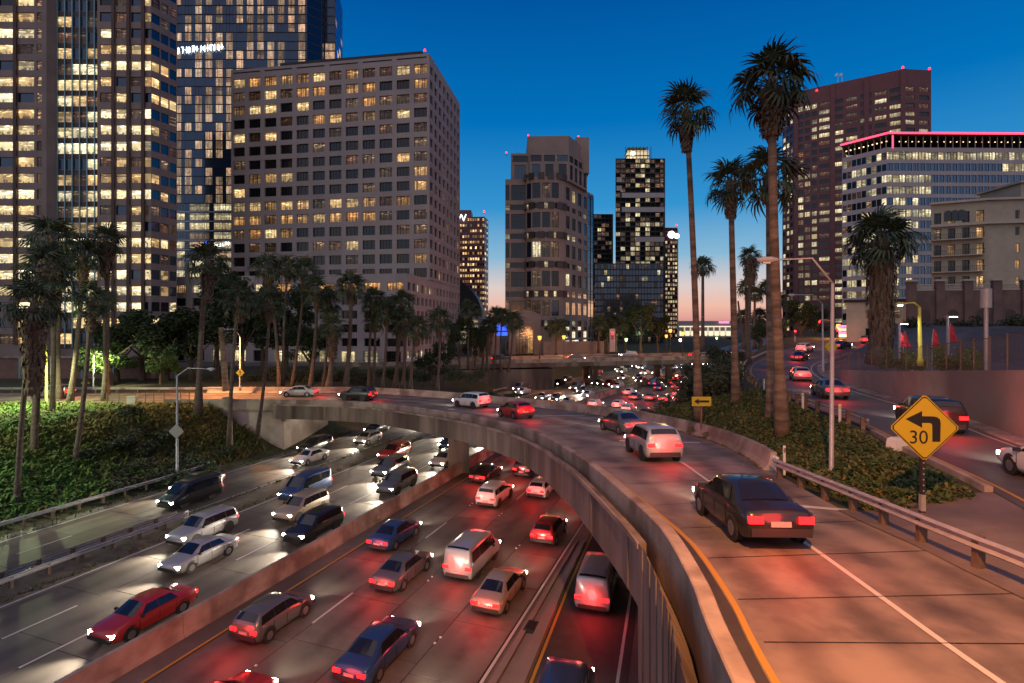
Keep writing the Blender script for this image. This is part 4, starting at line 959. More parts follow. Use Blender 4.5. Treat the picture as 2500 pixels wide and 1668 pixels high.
# arena low on the horizon
ar = empty('arena'); tag(ar, 'low pale arena with bright yellow lit windows far behind the palms', 'building')
mb = MB(); mb.prism([(X_(1655, 480), 480), (X_(1800, 480), 480), (X_(1800, 520), 520), (X_(1655, 520), 520)], 5, 19.5); mb.build('wall', M['white_panel'], ar)
for k in range(9):
    mb = MB(); mb.box((0, 0, 0), (3.6, .4, 4.2)); mb.build('window', M['interior_pale'], ar, (X_(1664, 480) + k * 5.2, 479.7, 8.5))
    mb = MB(); mb.box((0, 0, 0), (.9, .6, 7)); mb.build('lit_post', M['lobby'], ar, (X_(1664, 480) + k * 5.2 + 2.6, 479.6, 10.5))
mb = MB(); mb.box((X_(1727, 480), 479.6, 14.6), (50, .3, .9)); mb.build('light_strip', M['interior_pale'], ar)
mb = MB(); mb.box((0, 0, 0), (9, .5, 2)); mb.build('roof_sign', M['sign_pink'], ar, (X_(1768, 478), 478, 18.4))

# --- reddish brown stepped tower on the right
b10 = Building('red_stone_tower', 'tall reddish brown stone tower with stepped bays on the right', (185, 265, 12), 260)
def key10(i, j): return pick(('room_office', .40), ('glass_dark', .4), ('room_dim', .2))
Z10 = [12 + 4.0 * k for k in range(31)]
pA, pB, pC, pD, pE = Vector((150.6, 301)), Vector((151.5, 287)), Vector((159, 281)), Vector((189, 261)), Vector((203.6, 262.5))
for a, b, n_, hl in ((pA, pB, 4, (.15, .85, .2, .75)), (pB, pC, 3, (.12, .88, .18, .78)), (pC, pD, 6, (.10, .88, .24, .76)), (pD, pE, 2, (.14, .82, .24, .76))):
    L_ = (b - a).length; b10.facade(a, (b - a) / L_, lin_edges(0, L_, n_), Z10, hl, key10, 'brown_stone', .3, frame='mullion_dark', nm=2)
w10 = b10.mb('brown_stone'); pF, pG = Vector((206, 300)), Vector((170, 310))
for a, b in ((pE, pF), (pF, pG), (pG, pA)): w10.quad((*a, 10), (*b, 10), (*b, 140), (*a, 140))
for a, b in ((pA, pB), (pB, pC), (pC, pD), (pD, pE)): w10.quad((*a, Z10[-1]), (*b, Z10[-1]), (*b, 139.5), (*a, 139.5)); w10.quad((*a, 8), (*b, 8), (*b, 12), (*a, 12))
b10.poly([pA, pB, pC, pD, pE, pF, pG], 139.5, 'roof_tar')
for k, (x, y) in enumerate(((164.5, 277.0), (176.5, 269.0), (188.6, 260.6), (151.2, 287.4))):
    mb = MB(); mb.box((0, 0, 68), (2.0, 1.0, 130)); mb.build('pier', M['brown_stone'], b10.o, (x, y, 6), math.atan2(-20, 30))
beacon(b10, (151, 288, 139), .6); beacon(b10, (158.6, 281.2, 136.5), .7); beacon(b10, (189, 261.4, 139), .7); beacon(b10, (203, 262.8, 139), .7)
for k in range(2):
    mb = MB(); mb.tube([(0, 0, 0), (0, 0, 4.5)], .12, 6); mb.tube([(-.2, 0, 4.2), (-.9, -.4, 4.4)], [.1, .9], 8); mb.build('antenna_dish', M['sign_white'], b10.o, (167 + 2.2 * k, 277, 139.5))
b10.done({'roof_tar': 'roof'})

# --- pale office block with a pink neon roof
b11 = Building('neon_roof_block', 'white banded office block with a pink neon edged roof canopy', (140, 182, 12), 300)
c11 = Vector((124.8, 180)); l11 = Vector((117.0, 191.5)); r11 = Vector((190, 181)); Z11 = [12.5 + 3.82 * k for k in range(17)]
litrow = {15: 1.0, 14: .0, 13: .45, 12: .55, 11: .12, 10: .5, 9: .08, 8: .05, 7: .3, 6: .35, 5: .2}
runs11 = {}
def key11r(i, j):
    p = litrow.get(j, .35)
    if p == .45 or p == .55 or p == .5: on = i < 7
    elif p == 0: on = i > 17
    else: on = rnd.random() < p
    return 'room_office' if on and rnd.random() < .93 else 'glass_sky'
U11 = (r11 - c11).normalized()
b11.facade(c11, U11, lin_edges(0, (r11 - c11).length, 30), Z11, (.04, .96, .28, .94), key11r, 'white_panel', .25, frame='mullion_dark', nm=1)
U12 = (c11 - l11).normalized()
b11.facade(l11, U12, lin_edges(0, (c11 - l11).length, 9), Z11, (.06, .94, .3, .9), lambda i, j: pick(('room_office', .42), ('glass_dark', .4), ('room_dim', .18)), 'white_panel', .25, frame='mullion_dark', nm=1)
w11 = b11.mb('white_panel'); z11 = Z11[-1]
for a, b in ((r11, Vector((190, 215))), (Vector((190, 215)), Vector((138, 226))), (Vector((138, 226)), l11)): w11.quad((*a, 10), (*b, 10), (*b, z11), (*a, z11))
for a, b in ((l11, c11), (c11, r11)): w11.quad((*a, z11), (*b, z11), (*b, z11 + 1.2), (*a, z11 + 1.2)); w11.quad((*a, 10), (*b, 10), (*b, 12.5), (*a, 12.5))
b11.poly([l11, c11, r11, Vector((190, 215)), Vector((138, 226))], z11 + .3, 'roof_tar')
can = [l11 + Vector((-1.2, -1.0)), c11 + Vector((-.6, -1.6)), r11 + Vector((0, -1.6)), r11 + Vector((0, 12)), l11 + Vector((8, 10))]
mb = MB(); mb.prism([tuple(p) for p in can], z11 + 5.2, z11 + 5.7); mb.build('canopy', M['dark_steel'], b11.o)
mb = MB(); mb.tube([(*can[0], z11 + 5.5), (*can[1], z11 + 5.5)], .32, 8); mb.tube([(*can[1], z11 + 5.5), (*can[2], z11 + 5.5)], .32, 8); mb.tube([(c11.x + 2, c11.y, z11 + 1), (c11.x + 2, c11.y, z11 + 5.2)], .22, 8); mb.build('neon_tube', M['neon_pink'], b11.o)
tr = MB()
for k in range(26):
    p = c11.lerp(r11, k / 26) + Vector((0, .3)); tr.box((p.x, p.y, z11 + 2.6), (.16, .16, 5.2))
for k in range(7):
    p = l11.lerp(c11, k / 7) + Vector((.4, .3)); tr.box((p.x, p.y, z11 + 2.6), (.16, .16, 5.2))
tr.build('truss', M['stucco_trim'], b11.o)
for k in range(30):
    mb = MB(); mb.box((0, 0, 0), (.22, .22, .22)); p = c11.lerp(r11, (k + .5) / 30) + Vector((0, 1.6)); mb.build('light_bulb', M['bulb'], b11.o, (p.x, p.y, z11 + 3.7))
for k in range(10):
    mb = MB(); mb.box((0, 0, 0), (.3, .3, .3)); p = l11.lerp(c11, (k + .5) / 10) + Vector((1.6, 1.4)); mb.build('light_bulb', M['bulb'], b11.o, (p.x, p.y, z11 + 3.9))
mb = MB(); mb.prism([(132, 190), (172, 190), (172, 205), (132, 205)], z11 + .3, z11 + 4.6); mb.build('penthouse', M['brown_stone'], b11.o)
b11.done({'roof_tar': 'roof'})

# --- beige apartment house on its brick terrace
b12 = Building('apartment_house', 'beige stucco apartment house with balconies and arched top windows at the right edge', (90, 105, 24))
Z12 = [22.5 + 3.15 * k for k in range(6)]
la, lb, lc, ld = Vector((83.0, 107)), Vector((90.8, 103.0)), Vector((100.5, 101.5)), Vector((112, 99))
def key12(i, j): return pick(('room_amber', .3), ('glass_dark', .55), ('room_dim', .15))
b12.facade(la, (lb - la).normalized(), lin_edges(0, (lb - la).length, 4), Z12, (.2, .72, .12, .8), lambda i, j: 'room_amber' if i == 3 and j < 4 else key12(i, j), 'stucco', .5, frame='mullion_dark', nm=1)
b12.facade(lb, (lc - lb).normalized(), lin_edges(0, (lc - lb).length, 3), Z12, lambda i, j: (.38, .62, .2, .72) if i == 1 else None, lambda i, j: pick(('glass_dark', .6), ('room_amber', .4)), 'stucco', .3, frame='stucco_trim', nm=0)
b12.facade(lc, (ld - lc).normalized(), lin_edges(0, (ld - lc).length, 4), Z12 + [41.6], (.2, .8, .15, .78), lambda i, j: pick(('glass_dark', .6), ('room_amber', .4)), 'stucco', .3, frame='stucco_trim', nm=1)
w12 = b12.mb('stucco')
for a, b, zt_ in ((la, lb, 39.4), (lb, lc, 39.4)): w12.quad((*a, Z12[-1]), (*b, Z12[-1]), (*b, zt_), (*a, zt_))
for a, b in ((la, Vector((100, 128))), (Vector((100, 128)), Vector((112, 125))), (Vector((112, 125)), ld)): w12.quad((*a, 20), (*b, 20), (*b, 39.4), (*a, 39.4))
for a, b in ((la, lb), (lb, lc), (lc, ld)): w12.quad((*a, 18), (*b, 18), (*b, 22.5), (*a, 22.5))
b12.poly([la, lb, lc, ld, Vector((112, 125)), Vector((100, 128))], 39.3, 'roof_tar')
tr = MB()
for a, b, z in ((la, lb, 39.5), (lb, lc, 39.5), (la, lb, Z12[4] - .1), (lb, lc, Z12[4] - .1), (lc, ld, 41.7)):
    c = (a + b) / 2; n_ = Vector(((b - a).y, -(b - a).x)).normalized(); tr.box((c.x + n_.x * .3, c.y + n_.y * .3, z), ((b - a).length + .5, 1.0, .4), math.atan2((b - a).y, (b - a).x))
tr.build('cornice', M['stucco_trim'], b12.o)
mb = MB(); mb.prism([(97, 103), (108, 101), (112, 112), (97, 112)], 39.3, 42.6); mb.prism([(96.4, 102.4), (108.6, 100.2), (112.6, 112.6), (96.4, 112.6)], 42.6, 43.0); mb.build('roof_tower', M['stucco'], b12.o)
for j in range(4):
    c = la.lerp(lb, .45); n_ = Vector((-.45, -.89)); mb = MB(); mb.box((0, 0, -.08), (8.0, 1.5, .16), mi=1); mb.box((0, -.7, .95), (8.0, .06, .06)); 
    for k in range(27): mb.box((-3.9 + .3 * k, -.7, .48), (.04, .04, .95))
    for s_ in (-3.97, 3.97): mb.box((s_, -.1, .95), (.06, 1.2, .06))
    mb.build('balcony', [M['dark_steel'], M['stucco_trim']], b12.o, (c.x + n_.x * .78, c.y + n_.y * .78, Z12[j] + .3), math.atan2((lb - la).y, (lb - la).x))
for a, b, ks in ((la, lb, (.3, .42, .54)), (lc, ld, (.15, .45, .6))):
    for k in ks:
        p = a.lerp(b, k); mb = MB(); w_ = .62
        pts = [(-w_, 0), (w_, 0), (w_, 1.5)] + [(w_ * math.cos(R(q)), 1.5 + w_ * math.sin(R(q))) for q in range(20, 180, 20)] + [(-w_, 1.5)]
        mb.add([(x, 0, z) for x, z in pts], [tuple(range(len(pts)))]); mb.build('arched_window', M['glass_dark'], b12.o, (p.x + .05 * (b - a).y / 8, p.y - .06, 35.9 if a is la else 37.2), math.atan2((b - a).y, (b - a).x))
b12.done({'roof_tar': 'roof'})
tw = empty('brick_terrace'); tag(tw, 'tall brick terrace wall with arched niches and white balusters below the apartments', 'wall')
ta, tb = Vector((70.2, 95)), Vector((96, 90.5)); td = (tb - ta).normalized(); tl = (tb - ta).length; trz = math.atan2(td.y, td.x)
mb = MB(); mb.prism([tuple(ta), tuple(tb), (98, 112), (85, 112)], 11.5, 21.6); mb.build('wall', M['brick'], tw)
for k in range(7):
    p = ta + td * (tl * k / 6); mb = MB(); mb.box((0, 0, 5.9), (1.3, .9, 11.8)); mb.box((0, 0, 11.95), (1.6, 1.2, .3), mi=1); mb.build('pier', [M['brick'], M['stucco_trim']], tw, (p.x, p.y, 11.4), trz)
for k in range(6):
    p = ta + td * (tl * (k + .5) / 6); mb = MB(); w_ = .8
    pts = [(-w_, 0), (w_, 0), (w_, 1.3)] + [(w_ * math.cos(R(q)), 1.3 + w_ * math.sin(R(q))) for q in range(20, 180, 20)] + [(-w_, 1.3)]
    mb.add([(x, -.03, z) for x, z in pts], [tuple(range(len(pts)))]); mb.build('arched_niche', M['brown_pilaster'], tw, (p.x, p.y, 16.2), trz)
    mb = MB(); mb.box((0, .1, .1), (2.8, .35, .2)); mb.box((0, .1, 1.05), (2.8, .3, .16))
    for q in range(11): mb.tube([(-1.3 + .26 * q, .1, .2), (-1.3 + .26 * q, .1, .6), (-1.3 + .26 * q, .1, .98)], [.06, .1, .06], 6)
    mb.build('balustrade', M['stucco_trim'], tw, (p.x, p.y, 21.6), trz)
# low shop behind the junction
sh = empty('corner_shop'); tag(sh, 'low cream corner shop behind the skirted palm at the junction', 'building')
mb = MB(); mb.prism([(73, 118), (84, 112), (96, 122), (82, 132)], 10, 20.5); mb.build('wall', M['stucco'], sh)
mb = MB(); mb.prism([(72.4, 118), (84, 111.4), (96.6, 122), (82, 132.6)], 20.5, 21.1); mb.build('roof', M['roof_tar'], sh)
for k, (z, m) in enumerate(((14.0, 'glass_dark'), (18.0, 'room_dim'))):
    for q in (.35, .7):
        p = Vector((73, 118)).lerp(Vector((84, 112)), q); mb = MB(); mb.box((0, -.05, 0), (1.7, .12, 1.8)); mb.build('window', M[m], sh, (p.x, p.y, z), math.atan2(-6, 11))
# brick street wall at far left under the granite tower
sw = empty('street_wall'); tag(sw, 'brown brick street wall with teal posts behind the left palms', 'wall')
for k in range(-6, 9):
    mb = MB(); mb.box((0, 0, 1.9), (5.4, .4, 3.8)); mb.build('wall_panel', M['brick'], sw, (-112 + 5.8 * k, 101, 5.6))
    mb = MB(); mb.box((0, 0, 2), (.35, .6, 4.0)); mb.build('post', M['mullion_teal'], sw, (-109.1 + 5.8 * k, 100.9, 5.6))
mb = MB(); mb.box((-106, 101, 9.6), (87, .9, .35)); mb.build('coping', M['barrier_concrete'], sw)

# ------------------------------------------------------------------ palms
def fan_frond(seed):
    r = random.Random(seed); mb = MB()
    pl = .60; mb.tube([(0, 0, 0), (pl * .5, 0, .03), (pl, 0, .02)], [.022, .016, .012], 4)
    n = 15
    for k in range(n):
        a = R(-118 + 236 * k / (n - 1) + r.uniform(-4, 4)); ln = (.44 + .10 * math.cos(a)) * r.uniform(.85, 1.1); w = .034
        d = Vector((math.cos(a), math.sin(a), 0)); s = Vector((-math.sin(a), math.cos(a), 0)); o = Vector((pl - .02, 0, .02)); up = .10 * abs(math.sin(a))
        dr = r.uniform(.2, .55)
        p1 = o + d * ln * .5 + Vector((0, 0, up)); p2 = o + d * ln * .82 + Vector((0, 0, up - dr * .35)); p3 = o + d * ln * .98 + Vector((0, 0, up - dr))
        mb.add([o - s * .01, o + s * .01, p1 - s * w, p1 + s * w, p2 - s * w * .7, p2 + s * w * .7, p3], [(0, 1, 3, 2), (2, 3, 5, 4), (4, 5, 6)])
    return mb.mesh('frond', M['palm_leaf'])
FROND = [fan_frond(k) for k in range(5)]
def crown_mesh(seed, nfr=30):          # whole crown in one, for palms too far to tell the fronds apart
    r = random.Random(seed); mb = MB()
    for k in range(nfr):
        src = FROND[k % 5]; az = k * 2.39996 + r.uniform(-.2, .2); el = R(78 - 125 * (k / nfr) ** .9 + r.uniform(-8, 8)); sc = r.uniform(.85, 1.1)
        m = Matrix.Rotation(az, 4, 'Z') @ Matrix.Rotation(-el, 4, 'Y') @ Matrix.Rotation(r.uniform(-.4, .4), 4, 'X') @ Matrix.Scale(sc, 4)
        mb.add([m @ v.co for v in src.vertices], [tuple(p.vertices) for p in src.polygons])
    return mb.mesh('crown', M['palm_leaf'])
FARCROWN = [crown_mesh(k) for k in range(2)]
def skirt_mesh(seed, ln, r0, r1, n=150):
    r = random.Random(seed); mb = MB()
    for k in range(n):
        a = r.uniform(0, 2 * math.pi); z = -ln * r.random() ** .8; t = -z / ln
        rad = (r0 + (r1 - r0) * t) * r.uniform(.75, 1.08); h = r.uniform(.25, .5) * max(.6, ln * .25); w = r.uniform(.05, .13)
        d = Vector((math.cos(a), math.sin(a), 0)); s = Vector((-d.y, d.x, 0))
        p0 = d * rad * .55 + Vector((0, 0, z + h * .5)); p1 = d * rad + Vector((0, 0, z)); p2 = d * rad * r.uniform(.85, 1.1) + s * r.uniform(-.12, .12) + Vector((0, 0, z - h))
        mb.add([p0 - s * w, p0 + s * w, p1 - s * w * 1.3, p1 + s * w * 1.3, p2], [(0, 1, 3, 2), (2, 3, 4)])
    mb.tube([(0, 0, .3), (0, 0, -ln * .3), (0, 0, -ln)], [r0 * .6, (r0 + r1) * .38, r1 * .7], 10)
    return mb.mesh('dead_skirt', M['palm_dead'])
_sk = {}
_pal = {}
def palm(label, base, top, cr, tr, skirt=1.2, sw=.5, nfr=26, far=False, dark=True, bend=0., group='palm trees', bare=False):
    """base/top: points (top = heart of the crown), cr: crown radius, tr: trunk radius"""
    base, top = Vector(base), Vector(top); r = random.Random(label)
    o = empty('palm_tree', base); tag(o, label, 'palm tree', group)
    d = top - base; n = 10; pts = []; rad = []
    for k in range(n + 1):
        t = k / n; side = bend * math.sin(t * math.pi)
        pts.append((d.x * t + side, d.y * t, d.z * t - (.3 if k == 0 else 0))); rad.append(tr * (1.45 - .55 * min(1, t * 5)) * (1 - .28 * t))
    mb = MB(); mb.tube(pts, rad, 10); mb.build('trunk', M['palm_trunk_dark' if dark else 'palm_trunk'], o, smooth=True)
    if bare: return o
    if far:
        link('crown', FARCROWN[len(label) % 2], o, d, r.uniform(0, 6), cr)
    else:
        kc = round(cr, 1)
        mb = MB(); mb.tube([(0, 0, -.5 * cr), (0, 0, 0), (0, 0, .25 * cr)], [tr * .9, tr * 1.1, tr * .3], 8)
        c = mb.build('crown', M['palm_dead'], o, d)
        for k in range(nfr):
            az = k * 2.39996 + r.uniform(-.25, .25); f = k / nfr; el = R(82 - 128 * f ** .9 + r.uniform(-13, 13)); s = cr * r.uniform(.85, 1.08)
            m = Matrix.Rotation(az, 4, 'Z') @ Matrix.Rotation(-el, 4, 'Y') @ Matrix.Rotation(r.uniform(-.5, .5), 4, 'X')
            fo = link('frond', FROND[r.randrange(5)], c, (0, 0, -.12 * cr * f), scale=s, rot=m.to_euler())
    if skirt:
        key = (round(skirt, 1), round(sw, 1))
        if key not in _sk: _sk[key] = skirt_mesh(len(_sk), key[0], key[1], max(tr * 1.3, key[1] * .55), int(90 + 60 * key[0]))
        link('dead_skirt', _sk[key], o, d + Vector((0, 0, -.25 * cr)), r.uniform(0, 6))
    return o
def palm_px(label, bu, bv, tu, tv, Y, cr_px, tr_px, skirt_px=30, sw_px=18, **kw):
    k = Y / F; b = at(bu, bv, Y); t = at(tu, tv, Y)
    return palm(label, b, t, cr_px * k, tr_px * k, skirt_px * k, sw_px * k, **kw)
# the four tall palms on the island
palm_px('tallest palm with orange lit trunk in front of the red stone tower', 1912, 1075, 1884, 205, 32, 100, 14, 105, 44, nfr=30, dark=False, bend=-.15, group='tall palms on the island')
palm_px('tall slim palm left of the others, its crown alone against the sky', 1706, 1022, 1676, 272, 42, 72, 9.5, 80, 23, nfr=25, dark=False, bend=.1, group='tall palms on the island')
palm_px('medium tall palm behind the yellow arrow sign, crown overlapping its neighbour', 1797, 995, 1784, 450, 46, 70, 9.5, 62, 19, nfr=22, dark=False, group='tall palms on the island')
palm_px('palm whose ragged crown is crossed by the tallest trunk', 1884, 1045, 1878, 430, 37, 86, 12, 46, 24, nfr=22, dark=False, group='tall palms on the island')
# small and far ones near the horizon
palm_px('small lone palm against the afterglow between two tall trunks', 1716, 850, 1716, 655, 118, 30, 5, 10, 8, far=True)
palm_px('club shaped palm with a dark shaggy head beside the street lamp arm', 1826, 880, 1832, 628, 84, 30, 6, 62, 24, nfr=22)
for k, (u, v, Y, bu) in enumerate(((1822, 705, 170, 1822), (1843, 722, 165, 1842), (1872, 705, 168, 1876), (1898, 735, 160, 1896), (1855, 775, 190, 1855), (1815, 778, 185, 1815))):
    palm_px(['small distant palm with round head left of the tallest trunk', 'small distant palm just left of the tallest trunk, lower head', 'small distant palm peeping out behind the tallest trunk', 'small distant palm right of the tallest trunk by the red tower', 'tiny low palm left of the tallest trunk near the road', 'tiny low palm farthest left of the distant cluster'][k], bu, 850, u, v, Y, 24, 4, 8, 6, far=True)
palm_px('leaning bare palm pole without a crown near the horizon', 1817, 850, 1802, 735, 100, 8, 3.2, 0, 0, bare=True, dark=True)
# skirted palm by the car park
palm_px('stout palm with a huge shaggy skirt beside the car park', 2140, 885, 2152, 590, 62, 84, 18, 260, 38, nfr=34, group='palms by the car park')
# left bank
LP = [
 ('leftmost palm, its brown skirt hanging low over the bank', 38, 1277, 82, 745, 44, 62, 9, 190, 40),
 ('thick dark palm second from the left with a drooping grey skirt', 80, 1190, 112, 660, 50, 60, 12, 120, 34),
 ('straight palm third from the left, tallest crown of its clump', 125, 1063, 124, 585, 60, 58, 8, 60, 26),
 ('straight palm at the roadside half hidden in the left clump', 142, 985, 148, 640, 70, 46, 8, 50, 22),
 ('leaning palm of the left clump rising in front of the glass bay', 169, 992, 202, 625, 66, 46, 8, 70, 18),
 ('leaning palm low on the bank with a reddish skirt', 177, 1166, 222, 735, 51, 46, 8, 60, 22),
 ('lone straight palm by the lit green tree with a long grey skirt', 255, 980, 258, 590, 68, 40, 8, 78, 22),
 ('short palm showing below the lone straight palm', 262, 960, 256, 735, 74, 28, 6, 24, 14),
 ('palm at the wing wall with a long hanging skirt, right of the lamp post', 484, 1005, 506, 640, 62, 48, 10, 84, 22),
 ('palm on the dark slope with a low green head beside the wing wall', 560, 1080, 582, 735, 60, 38, 7, 42, 22),
 ('palm in front of the abutment with a thin leaning trunk', 627, 1068, 658, 742, 64, 40, 6, 34, 20),
 ('palm with a big skirt at the left of the row behind the ramp', 683, 950, 654, 655, 86, 36, 6, 66, 18),
 ('second palm of the row behind the ramp, slim and tall', 690, 950, 702, 655, 87, 32, 5, 24, 12),
 ('third palm of the row behind the ramp, leaning right', 711, 950, 744, 662, 88, 34, 5, 34, 14),
 ('fourth palm of the row behind the ramp with full round head', 757, 950, 774, 710, 86, 38, 7, 34, 16),
 ('palm behind the stout low one in the middle of the row', 787, 950, 804, 737, 90, 34, 5, 30, 14),
 ('stout low palm with a grey green head behind the ramp', 801, 950, 812, 800, 84, 32, 10, 66, 20),
 ('tall twin trunk palm in the middle of the row behind the ramp', 843, 950, 857, 700, 86, 40, 8, 34, 16),
 ('palm over the podium corner, upper of two stacked heads', 900, 948, 911, 735, 90, 34, 5, 22, 12),
 ('palm over the podium corner, lower of two stacked heads', 909, 948, 914, 780, 91, 30, 5, 22, 12),
 ('palm left of the podium corner with a leaning trunk', 933, 948, 943, 762, 90, 34, 5, 26, 12),
 ('palm at the podium corner, highest head there', 961, 948, 980, 740, 92, 34, 5, 26, 12),
 ('palm at the podium corner, lower head leaning right', 983, 948, 986, 785, 90, 32, 6, 36, 14),
 ('slim palm squeezed between the two at the podium corner', 972, 948, 972, 800, 94, 24, 5, 22, 10),
 ('short palm right of the podium corner', 1002, 950, 1017, 805, 88, 34, 5, 30, 14),
 ('palm in front of the podium side wall', 1067, 952, 1072, 782, 90, 34, 5, 32, 13),
 ('tall slim palm with a red lit neck near the curved roof hall', 1144, 900, 1146, 760, 112, 28, 4, 18, 9),
 ('shaggy skirted palm left of the tan tower', 1190, 905, 1193, 800, 118, 24, 5, 60, 14),
 ('lower shaggy palm beside the skirted one left of the tan tower', 1177, 905, 1176, 826, 120, 22, 5, 40, 12),
 ('tall slim palm before the blue hoarding, left of a pair', 1205, 905, 1210, 772, 122, 22, 3, 14, 7),
 ('tall slim palm before the blue hoarding, right of a pair', 1222, 905, 1226, 776, 124, 22, 3, 14, 7),
 ('palm at the left foot of the tan tower beside the arch', 1241, 905, 1252, 788, 120, 26, 3.5, 14, 8),
 ('palm in front of the tan tower between two orange lamps', 1358, 868, 1360, 805, 160, 26, 4, 18, 9),
 ('palm right of the tan tower before the blue glass block', 1462, 860, 1464, 790, 170, 22, 4, 14, 8),
 ('small palm before the blue glass block, left of a close pair', 1484, 860, 1485, 800, 172, 22, 4, 14, 8),
 ('small palm before the blue glass block, right of a close pair', 1504, 860, 1506, 795, 175, 24, 4, 14, 8),
]
for (lb_, bu, bv, tu, tv, Y, cr, tr, sk, sw) in LP:
    palm_px(lb_, bu, bv, tu, tv, Y, cr * 1.14, tr * .8, sk, sw * .85, nfr=22 if Y < 100 else 18, far=Y > 115, bend=(.25 if bu % 2 else -.2), group='palms along the bank and street')
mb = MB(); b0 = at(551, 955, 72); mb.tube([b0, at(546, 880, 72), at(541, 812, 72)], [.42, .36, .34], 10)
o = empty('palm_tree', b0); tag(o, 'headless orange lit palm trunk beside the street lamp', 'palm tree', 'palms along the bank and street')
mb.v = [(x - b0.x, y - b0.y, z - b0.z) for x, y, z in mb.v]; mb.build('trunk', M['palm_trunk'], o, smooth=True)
link('dead_skirt', skirt_mesh(77, 2.2, .5, .35, 120), o, at(541, 805, 72) - b0)

# ------------------------------------------------------------------ leafy trees and shrubs
def leaf_cloud(seed, n, blobs, leaf, mat, flat=.0):
    r = random.Random(seed); mb = MB()
    for k in range(n):
        c, rad = blobs[r.randrange(len(blobs))]
        v = Vector((r.gauss(0, 1), r.gauss(0, 1), r.gauss(0, 1))).normalized() * rad * (r.random() ** .4)
        p = Vector(c) + Vector((v.x, v.y, v.z * .8)); a = Vector((r.uniform(-1, 1), r.uniform(-1, 1), r.uniform(-.6, .6))).normalized(); b = a.cross(Vector((r.uniform(-1, 1), r.uniform(-1, 1), r.uniform(-1, 1)))).normalized(); s = leaf * r.uniform(.6, 1.4)
        mb.add([p - a * s, p + b * s * .55, p + a * s, p - b * s * .55], [(0, 1, 2, 3)])
    return mb.mesh('crown', M[mat])
def tree_blobs(seed, R_, H):
    r = random.Random(seed); bl = []
    for k in range(22):
        a = r.uniform(0, 6.28); d = R_ * r.random() ** .5 * .8; bl.append(((d * math.cos(a), d * math.sin(a), H * r.uniform(.42, .92)), R_ * r.uniform(.2, .36)))
    return bl
TREES = [(leaf_cloud(20 + k, 5200, tree_blobs(k, 3.6, 9), .17, 'tree_leaf')) for k in range(3)]
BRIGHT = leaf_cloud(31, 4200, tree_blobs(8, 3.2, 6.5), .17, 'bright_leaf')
def tree(label, p, h, me=None, w=1.0, group='leafy trees', base_h=9.0):
    o = empty('leafy_tree', p, random.uniform(0, 6)); o.scale = (h / base_h * w, h / base_h * w, h / base_h); tag(o, label, 'tree', group)
    r = random.Random(label); mb = MB(); mb.tube([(0, 0, -.3), (.1, 0, 1.6), (-.1, .1, 3.4), (0, 0, 5)], [.32, .24, .18, .1], 8)
    for k in range(5): a = k * 1.3; mb.tube([(0, 0, 2.6 + .3 * k), (1.1 * math.cos(a), 1.1 * math.sin(a), 4.2 + .2 * k), (2.2 * math.cos(a), 2.2 * math.sin(a), 5.6 + .2 * k)], [.12, .08, .04], 6)
    mb.build('trunk', M['bark'], o); link('crown', me or TREES[r.randrange(3)], o); return o
def tree_px(label, u, vb, vt, Y, w=1.0, me=None, base_h=9.0, group='leafy trees'):
    b = at(u, vb, Y); h = (vb - vt) * Y / F; return tree(label, b, h * 1.08, me, w, group, base_h)
for k, (lb_, u, vb, vt, Y, w) in enumerate([
 ('dark street tree behind the lit green one, leftmost of the dark row', 285, 945, 790, 96, 1.15), ('dark street tree second in the row left of the wing wall', 345, 945, 770, 98, 1.2), ('dark street tree third in the row, broad crown', 405, 945, 765, 97, 1.25),
 ('dark street tree fourth in the row behind the lamp post', 465, 945, 770, 99, 1.2), ('tall dark tree with wide crown before the podium left end', 530, 945, 660, 102, .75), ('dark tree by the headless palm trunk', 590, 945, 700, 98, .8),
 ('tall dark tree behind the first palms of the row', 640, 945, 720, 104, .8), ('dark tree behind the slim tall palms of the row', 700, 945, 710, 106, .8), ('low dark tree behind the stout palm', 760, 945, 800, 100, 1.0),
 ('small lit tree at the podium corner entrance', 1035, 945, 865, 104, .9), ('small leafy tree beside the podium side wall', 1085, 940, 840, 108, .9), ('tall leafy tree at the end of the podium wall', 1122, 925, 780, 112, .7), ('leafy tree beside the red necked palm', 1160, 915, 800, 116, .6),
 ('dark tree right of the pylon sign by the far street', 1525, 860, 785, 190, .9), ('big dark tree before the blue glass block', 1565, 862, 745, 180, .85), ('dark tree left of the bright orange lamp', 1605, 860, 775, 185, .9), ('dark tree left of the pylon sign', 1478, 865, 790, 182, .8),
 ('dark tree at the foot of the red stone tower', 1955, 850, 740, 150, .9), ('low dark tree by the side road bend', 1900, 860, 790, 140, .9), ('dark tree behind the junction signal', 1990, 845, 760, 160, .9), ('dark tree at the left verge of the side road', 1860, 870, 790, 130, .8)]):
    tree_px(lb_, u, vb, vt, Y, w)
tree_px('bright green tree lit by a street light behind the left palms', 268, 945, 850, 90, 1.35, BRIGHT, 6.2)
tree_px('smaller green lit tree right of the bright one', 392, 945, 865, 91, 1.0, BRIGHT, 6.2)

